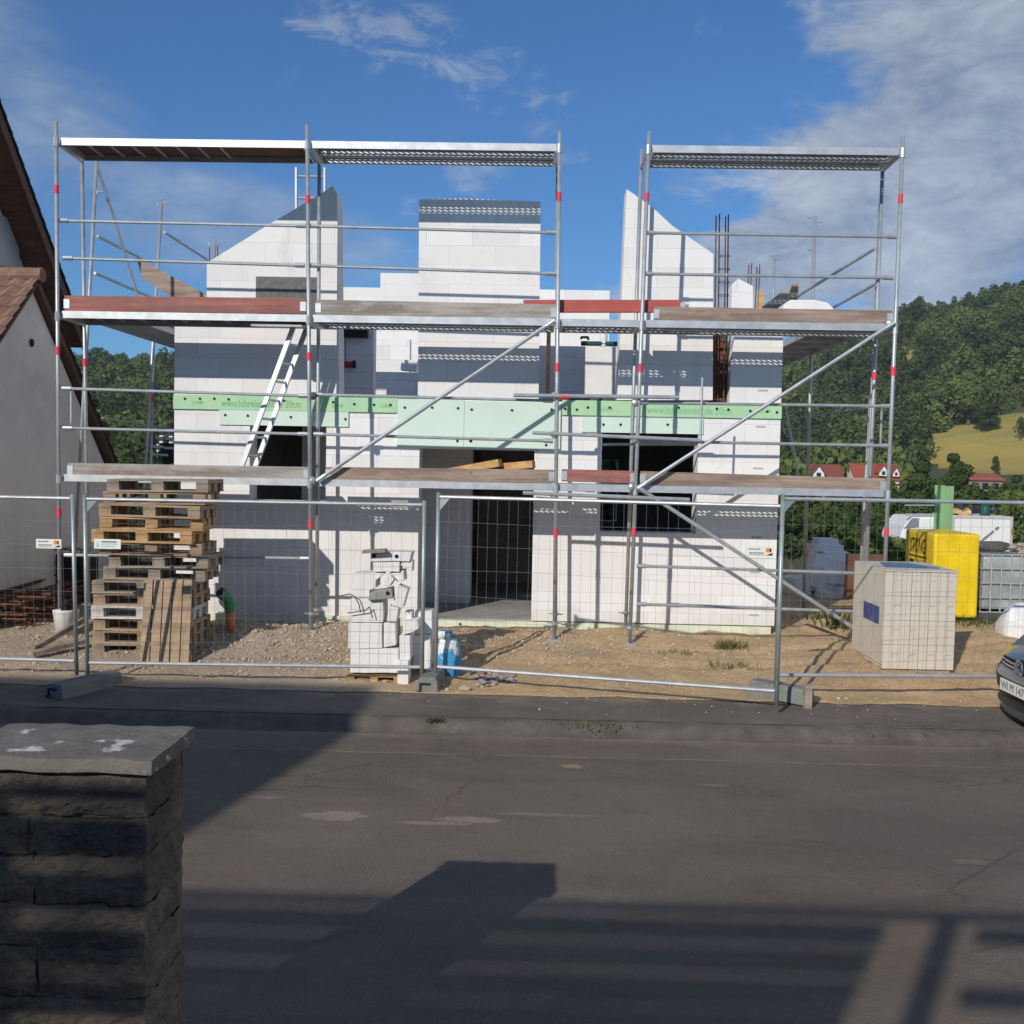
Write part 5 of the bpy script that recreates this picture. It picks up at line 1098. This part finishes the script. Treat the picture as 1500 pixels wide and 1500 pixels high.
c = yz(45, 502, AX); MB().ball((AX+.02, c[0], c[1]), .045, 10, 8, (.5, 1, 1.3)).build('wall_hook', BLACK, ann)
# main house behind with dark steep roof seen from below its verge
VX = -9.0
v0, v1 = yz(0, 158, VX), yz(116, 475, VX); sl__ = (v1[1]-v0[1])/(v1[0]-v0[0])
ry_ = v0[0]-2.0; rz_ = v0[1]+2.0*abs(sl__); ey, ez = v1[0]+.25, v1[1]+.25*sl__
mh = thing('neighbour_house', 'big neighbouring house with dark steep roof and brown eaves, cut off at the left edge', 'house', (VX, ry_, 0))
WXh = VX-.6
fy, fz = ry_-(rz_-3.2)/abs(sl__), 3.2
MB().prism([(fy+.5, -.3), (fy+.5, fz+.3), (ry_, rz_-.25), (ey-.5, ez+.4), (ey-.5, -.3)], WXh, WXh-10, 'X').build('wall', PLASTERW, mh)
for (e0, e1) in ((ey, ez), (fy, fz)):
    s = 1 if e0 > ry_ else -1
    MB().prism([(ry_, rz_-.16), (e0, e1-.16), (e0, e1-.02), (ry_, rz_-.02)], VX-.03, VX-11.5, 'X').build('eaves_boarding', WDARK, mh)
    MB().prism([(ry_, rz_-.26), (e0, e1-.26), (e0, e1), (ry_, rz_)], VX, VX-.028, 'X').build('verge', VERGE, mh)
    b = MB(); L = math.hypot(e0-ry_, e1-rz_); n = int(L/.28)
    for k in range(n):
        a0, a1 = k/n, (k+1)/n+.01; b.prism([(ry_+(e0-ry_)*a0, rz_+(e1-rz_)*a0+.005), (ry_+(e0-ry_)*a1, rz_+(e1-rz_)*a1+.03), (ry_+(e0-ry_)*a1, rz_+(e1-rz_)*a1+.075), (ry_+(e0-ry_)*a0, rz_+(e1-rz_)*a0+.03)], VX+.04, VX-11.5, 'X')
    b.build('roof', DTILE, mh)
b_ = yz(75, 412, VX-.5); MB().beam((VX-.35, b_[0]-.1, b_[1]), (VX-.62, b_[0]-.1, b_[1]), .14, .18).build('purlin', WDARK, mh)
s0, s1 = yz(0, 315, WXh+.02), yz(26, 395, WXh+.02)
MB().box(WXh+.003, WXh+.05, s0[0]-1.0, s1[0], s1[1], s0[1]).build('shutter', GREYW, mh)
MB().box(WXh+.052, WXh+.075, s0[0]-1.0, s1[0]+.04, s1[1]-.05, s1[1]-.005).build('sill', ZINC, mh)

# house and roof terrace behind the camera: they cast the shade on the road
hb = thing('street_house', 'steep-roofed house on the near side of the street, behind the viewer at the left', 'house', (-12, -4, 0))
MB().prism([(-24, -.2), (-7.9, -.2), (-7.9, 4.75), (-24, 4.75)], -3.8, -3.1).build('front_wing', PLASTERW, hb)
MB().prism([(-24, 4.75), (-7.42, 4.75), (-8.93, 7.65), (-24, 7.65)], -3.9, -3.0).build('roof', DTILE, hb)
MB().box(-24, -9.5, -9, -3.81, -.2, 5.2).build('wall', PLASTERW, hb)
ga = thing('terrace_house', 'flat-roofed house with a boarded terrace railing, behind the viewer', 'house', (-4, -8, 0)); RYF = -2.6
def rz(yr): return -.32+.585*(yr-RYF)      # height whose shade reaches the road at yr
MB().box(-7.8, 4, -12, RYF-.25, -.2, rz(4.35)-.13).build('wall', PLASTERW, ga); MB().box(-7.85, 4.1, -12, RYF-.10, rz(4.35)-.127, rz(4.35)-.02).build('roof_slab', CONC, ga)
for y1_, y0_ in ((5.46, 5.205), (5.15, 4.885), (4.83, 4.57), (4.53, 4.29)):
    MB().box(-7.8, -2.46, RYF-.03, RYF, rz(y0_), rz(y1_)).build('railing_board', WPALG, ga)
for y1_, y0_ in ((5.44, 5.26), (4.80, 4.62)): MB().box(-1.96, 2.5, RYF-.03, RYF, rz(y0_), rz(y1_)).build('railing_board', WPALG, ga)
MB().box(-7.8, 2.5, RYF-.06, RYF, rz(5.64)-.045, rz(5.64)).build('top_rail', WPALG, ga)
for x in (-7.7, -5, -2.16, .3, 2.4): MB().box(x-.05, x+.05, RYF-.10, RYF-.032, rz(4.35)-.018, rz(5.64)-.046).build('railing_post', WPALG, ga)

# ------------------------------------------------------------------ far houses
def gable_house(label, px0, px1, pyr, pye, Y, wallm, roofm, name='far_house', ridge_x=True, dorm=()):
    a, b_ = P(px0, pye, Y), P(px1, pyr, Y); zr, ze = P((px0+px1)/2, pyr, Y).z, P((px0+px1)/2, pye, Y).z; d = 9
    zg = min(terr(a.x, Y), terr(b_.x, Y))-1
    t = thing(name, label, 'house', ((a.x+b_.x)/2, Y, zg))
    MB().box(a.x+.3, b_.x-.3, Y+.4, Y+d-.4, zg, ze+.2).build('wall', wallm, t)
    if ridge_x: MB().prism([(Y, ze), (Y+d/2, zr), (Y+d, ze), (Y+d, ze-.25), (Y+d/2, zr-.3), (Y, ze-.25)], a.x, b_.x, 'X').build('roof', roofm, t); MB().prism([(Y+.5, ze-.3), (Y+d/2, zr-.35), (Y+d-.5, ze-.3)], a.x+.35, b_.x-.35, 'X').build('gable', wallm, t)
    for (dx0, dx1, dy0, dy1) in dorm:
        q0, q1 = P(dx0, dy1, Y-.3), P(dx1, dy0, Y-.3); dm = MB().prism([(q0.x, q0.z), (q1.x, q0.z), (q1.x, q0.z+(q1.z-q0.z)*.35), ((q0.x+q1.x)/2, q1.z), (q0.x, q0.z+(q1.z-q0.z)*.35)], Y-.3, Y+4).build('dormer', WHITEM, t)
        for s in (0, 1):
            pa_ = (q0.x-.4, q0.z+(q1.z-q0.z)*.2) if s == 0 else (q1.x+.4, q0.z+(q1.z-q0.z)*.2); MB().prism([pa_, ((q0.x+q1.x)/2, q1.z+.1), ((q0.x+q1.x)/2, q1.z+.45), (pa_[0], pa_[1]+.3)], Y-.6, Y+4).build('dormer_roof', roofm, t)
        MB().box((q0.x*.7+q1.x*.3), (q0.x*.3+q1.x*.7), Y-.34, Y-.301, q0.z+.2, q0.z+(q1.z-q0.z)*.45).build('window', GLASSD, dm)
    for k in range(3):
        x = a.x+(b_.x-a.x)*(.2+.25*k); MB().box(x, x+1.1, Y+.34, Y+.395, ze-1.9, ze-.7).build('window', GLASSD, t)
    return t
gable_house('distant house with dark red roof and one white dormer, left of its neighbour', 1182, 1239, 680, 701, 200, WHITEM, M('dark_red_roof', (.24, .075, .05), .85), dorm=((1191, 1208, 683, 700),))
gable_house('distant house with brighter red roof and two dormers, right of the dark red one', 1252, 1322, 679, 702, 205, WHITEM, RROOF, dorm=((1288, 1301, 682, 697), (1308, 1318, 685, 698)))
gable_house('long low distant building with flat red roof below the meadow', 1414, 1474, 693, 702, 190, M('brown_wall', (.26, .22, .17)), RROOF)
for lab, px0, px1, pr, pe in (('upper small white village house far left of the building site', 228, 240, 634, 640), ('upper right white village house beside the house wall', 242, 254, 634, 641), ('lower wide white village house far at the left', 224, 240, 646, 653), ('lower right white village house by the house wall', 240, 256, 647, 655), ('lowest white village building at the left', 228, 246, 660, 665)):
    gable_house(lab, px0, px1, pr, pe, 120, WHITEM, M('slate_roof', (.05, .055, .075), .7) if 'slate_roof' not in bpy.data.materials else bpy.data.materials['slate_roof'])

# ------------------------------------------------------------------ trees
def quads_mesh(name, cen, size, nrm, tint, mat, extra=None):
    n = len(cen); r = RNG.normal(size=(n, 3)); t1 = np.cross(nrm, r); t1 /= np.linalg.norm(t1, axis=1)[:, None]+1e-9; t2 = np.cross(nrm, t1)
    s = size[:, None]; asp = RNG.uniform(.6, 1.2, (n, 1))
    v = np.stack([cen-t1*s-t2*s*asp*.6, cen+t1*s*.4-t2*s*asp, cen+t1*s+t2*s*asp*.5, cen-t1*s*.5+t2*s*asp], 1).reshape(-1, 3)
    me = bpy.data.meshes.new(name); me.vertices.add(4*n); me.vertices.foreach_set('co', v.astype(np.float32).ravel())
    me.loops.add(4*n); me.loops.foreach_set('vertex_index', np.arange(4*n, dtype=np.int32)); me.polygons.add(n); me.polygons.foreach_set('loop_start', np.arange(0, 4*n, 4, dtype=np.int32)); me.polygons.foreach_set('loop_total', np.full(n, 4, np.int32))
    me.update(); at = me.attributes.new('tint', 'FLOAT', 'POINT'); at.data.foreach_set('value', np.repeat(tint, 4).astype(np.float32)); me.materials.append(mat); return me
def crown_pts(n, R, H, lobes=9, seed=0, shape='round'):
    rg = np.random.default_rng(seed); L = []
    for k in range(lobes):
        a = rg.uniform(0, 2*math.pi); rr = R*rg.uniform(.1, .62); z = H*rg.uniform(.22, .85)
        if shape == 'cone': rr = R*(1-z/H)*.5
        lr = R*rg.uniform(.30, .52)*(1-.35*max(0, z/H-.5)); L.append((rr*math.cos(a), rr*math.sin(a), z, lr))
    L.append((0, 0, H*.62, R*.55)); L.append((0, 0, H*.88, R*.3))
    idx = rg.integers(0, len(L), n); c = np.array(L)[idx]; d = rg.normal(size=(n, 3)); d /= np.linalg.norm(d, axis=1)[:, None]
    rad_ = c[:, 3]*rg.uniform(.55, 1.08, n)**.6; p = c[:, :3]+d*rad_[:, None]*np.array([1, 1, .85]); p[:, 2] = np.maximum(p[:, 2], H*.06+rg.uniform(0, .1, n)*H)
    nr = d+rg.normal(size=(n, 3))*.45; nr /= np.linalg.norm(nr, axis=1)[:, None]
    lob = rg.uniform(-.2, .2, len(L))[idx]
    return p, nr, np.clip(.45+lob+rg.normal(0, .16, n), 0, 1)
def make_tree(label, X, Y, zg, H, R, n=1500, leaf=.3, mat=LEAF, seed=1, name='tree', shape='round', trunkfrac=.18, group=None):
    n = int(n*2.2)
    t = thing(name, label, 'tree', (X, Y, zg), group); th = H*trunkfrac
    p, nr, ti = crown_pts(n, R, H-th, 11, seed, shape); p[:, 2] += th
    me = quads_mesh('crown', p, RNG.uniform(.6, 1.3, n)*leaf, nr, ti, mat); o = bpy.data.objects.new('crown', me); COL.objects.link(o); o.parent = t
    b = MB().tube((X, Y, zg-.3), (X, Y, zg+th+H*.3), R*.07+.05, 8, R*.04+.03)
    for k in range(6):
        a = 2*math.pi*k/6+seed; s = Vector((X, Y, zg+th*(.8+.15*k))); b.tube(s, s+Vector((math.cos(a)*R*.55, math.sin(a)*R*.55, H*.28)), R*.03+.02, 6, .02)
    b.build('trunk', BARK, t); return t
TG = 'trees beyond the building site'
def tree_px(label, pxc, pyt, wpx, r, n=1600, leaf=None, mat=LEAFN, seed=1, base_py=None, **kw):
    if base_py: h_ = hit(pxc, base_py, 60); X, Y, zg = h_.x, h_.y, h_.z
    else:
        d = ray(pxc, 690); d = d/math.hypot(d.x, d.y); X, Y = d.x*r, d.y*r; zg = terr(X, Y)
    top = P(pxc, pyt, Y).z; H = max(1.5, top-zg); R = wpx/2*Y/F
    return make_tree(label, X, Y, zg, H, R, n, leaf or max(.06, R*.065), mat, seed, group=TG, **kw)
tree_px('bright yellow-green broad tree at the top edge of the meadow', 1418, 545, 74, 300, 2200, mat=LEAFB, seed=3, base_py=626, trunkfrac=.14)
tree_px('dark round bush on the meadow in front of the bright tree', 1441, 588, 44, 300, 1300, mat=LEAFN, seed=4, base_py=636, trunkfrac=.04)
tree_px('small upright dark tree standing alone low on the meadow', 1458, 667, 20, 200, 900, seed=5, base_py=699, shape='cone', trunkfrac=.06)
tree_px('tall dark tree in front of the meadow, right of the red-roofed houses', 1396, 655, 58, 110, 2000, seed=6); tree_px('rounded dark tree left of the tall one in front of the meadow', 1352, 668, 76, 105, 2200, seed=7)
tree_px('green bush behind the truck, below the long low building', 1432, 712, 90, 85, 1500, seed=8); tree_px('light green bush at the right edge behind the white truck', 1495, 712, 80, 80, 1500, mat=LEAFB, seed=9)
tree_px('small round tree right of the long low building', 1490, 690, 48, 120, 1100, seed=10); tree_px('bare-looking dark shrub on the meadow at the right edge', 1494, 610, 26, 200, 500, seed=11, base_py=648)
for k, (px, py, wp, r) in enumerate(((1165, 690, 90, 70), (1235, 712, 90, 62), (1300, 705, 90, 66), (1345, 722, 80, 60), (1200, 735, 70, 45), (1275, 742, 80, 44), (1130, 715, 70, 50), (1330, 752, 50, 42), (1405, 735, 70, 60))):
    tree_px(['dark green tree right of the house corner, nearest its wall', 'dark green tree below the dark red roof', 'dark green tree below the brighter red roof', 'dark bush right of the last scaffold post', 'low bush beside the rear right scaffold post', 'low bush behind the wrapped block package', 'shadowed bush directly beside the right house wall', 'small bush left of the white truck', 'bush behind the green folded board'][k], px, py, wp, r, 1800, seed=20+k)
for k, (px, py, wp, r) in enumerate(((135, 560, 60, 75), (185, 628, 40, 60), (160, 655, 60, 45), (205, 660, 24, 50), (240, 672, 40, 42))):
    tree_px(['tall dark tree behind the grey annex roof', 'dark tree in the gap between annex and house', 'low bush just right of the grey annex wall', 'narrow conifer in the gap left of the white house', 'low bush at the foot of the gap left of the white house'][k], px, py, wp, r, 1500, seed=40+k, **({'shape': 'cone', 'trunkfrac': .05} if k == 3 else {}))
make_tree('leafy tree whose branch shows between the neighbour roof and the scaffold', -12.3, 21.5, -.3, 5.9, 2.6, 2600, .11, LEAFN, 51)
make_tree('yellow-green vine bush behind the shaded block heap', P(1275, 800, 20).x, 20, -.4, 1.15, 1.2, 1300, .06, LEAFB, 52, name='bush', trunkfrac=.05); make_tree('yellow-green vine bush left of the yellow package', P(1310, 800, 21).x, 21, -.5, 1.2, 1.0, 1200, .06, LEAFB, 53, name='bush', trunkfrac=.05)
make_tree('bush behind the house, seen through the right ground-floor window', P(893, 740, 25.5).x, 25.5, -.9, 3.6, 2.2, 1500, .12, LEAFN, 61, name='bush', trunkfrac=.05)
# far forest: one mass
protoc = [crown_pts(430, 1, 1.5, 8, 100+k) for k in range(8)]; C_, S_, N_l, T_ = [], [], [], []
nplaced = 0; rg = np.random.default_rng(5)
def add_crown(X, Y, z, R, hmul, tint):
    p, nr, ti = protoc[rg.integers(0, 8)]; a = rg.uniform(0, 6.28); ca, sa = math.cos(a), math.sin(a); q = p.copy(); q[:, 0] = p[:, 0]*ca-p[:, 1]*sa; q[:, 1] = p[:, 0]*sa+p[:, 1]*ca
    n_ = nr.copy(); n_[:, 0] = nr[:, 0]*ca-nr[:, 1]*sa; n_[:, 1] = nr[:, 0]*sa+nr[:, 1]*ca
    C_.append(q*np.array([R, R, R*hmul])+np.array([X, Y, z])); S_.append(rg.uniform(.05, .115, len(p))*R); N_l.append(n_); T_.append(np.clip(ti*.7+tint, 0, 1))
for (t0, t1, step) in ((-31, -10, 6.6), (9, 33, 5.6)):
    r = 118.0 if t0 < 0 else 150.0
    while r < 690:
        th = t0+rg.uniform(0, 1)
        while th < t1:
            rr = r+rg.uniform(-3, 3); X, Y = rr*math.sin(rad(th)), rr*math.cos(rad(th))
            ok = not any(inpoly(X, Y, m_) for m_ in meadows) and not inpoly(X, Y, field)
            # keep the line of sight to the meadows and villages open
            if ok:
                pz = terr(X, Y); R = rg.choice((2.6, 3.5, 4.3, 5.2, 6.6))*rg.uniform(.85, 1.15); H = R*1.75
                d = CR.transposed() @ Vector((X, Y, pz+H-CZ)); px, py = 750-F*d.x/d.z, 750+F*d.y/d.z
                if rr < 330 and th > 18.5 and py < 700 and (px > 1315): ok = inpoly(px, py, [(1300, 300), (1600, 300), (1600, 560), (1440, 560), (1380, 615), (1330, 655), (1300, 655)])
                if rr < 215 and th > 9 and th <= 22 and py < 705 and px > 1170: ok = False
                if rr < 150 and th < 0 and px > 145 and py < 672: ok = False
            if ok: add_crown(X, Y, pz-1.0, R, 1.2*rg.uniform(.85, 1.3), rg.normal(0, .22)+.55*mnoise.noise(Vector((X*.02, Y*.02, 1)))); nplaced += 1
            th += math.degrees(step*rg.uniform(.8, 1.3)/r)
        r += step*(1.0 if r < 400 else 1.25)
me = quads_mesh('forest', np.concatenate(C_), np.concatenate(S_), np.concatenate(N_l), np.concatenate(T_), LEAF)
o = bpy.data.objects.new('forest', me); COL.objects.link(o); tag(o, 'dense dark green forest covering the hillsides behind the houses', 'forest', kind='stuff')
print('forest trees', nplaced, 'quads', len(me.polygons))

# ------------------------------------------------------------------ the air
hz = bpy.data.materials.new('haze'); hz.use_nodes = True; q = N(hz.node_tree); q.n.clear()
vo = q.new('ShaderNodeVolumePrincipled'); vo.inputs['Color'].default_value = (.72, .80, .92, 1); vo.inputs['Density'].default_value = .00020; vo.inputs['Anisotropy'].default_value = .1
q.l.new(vo.outputs[0], q.new('ShaderNodeOutputMaterial').inputs['Volume'])
o = MB().box(-900, 900, -60, 1000, -75, 190).build('haze', hz); tag(o, 'thin pale summer haze over the valley and the hills', 'haze', kind='stuff')
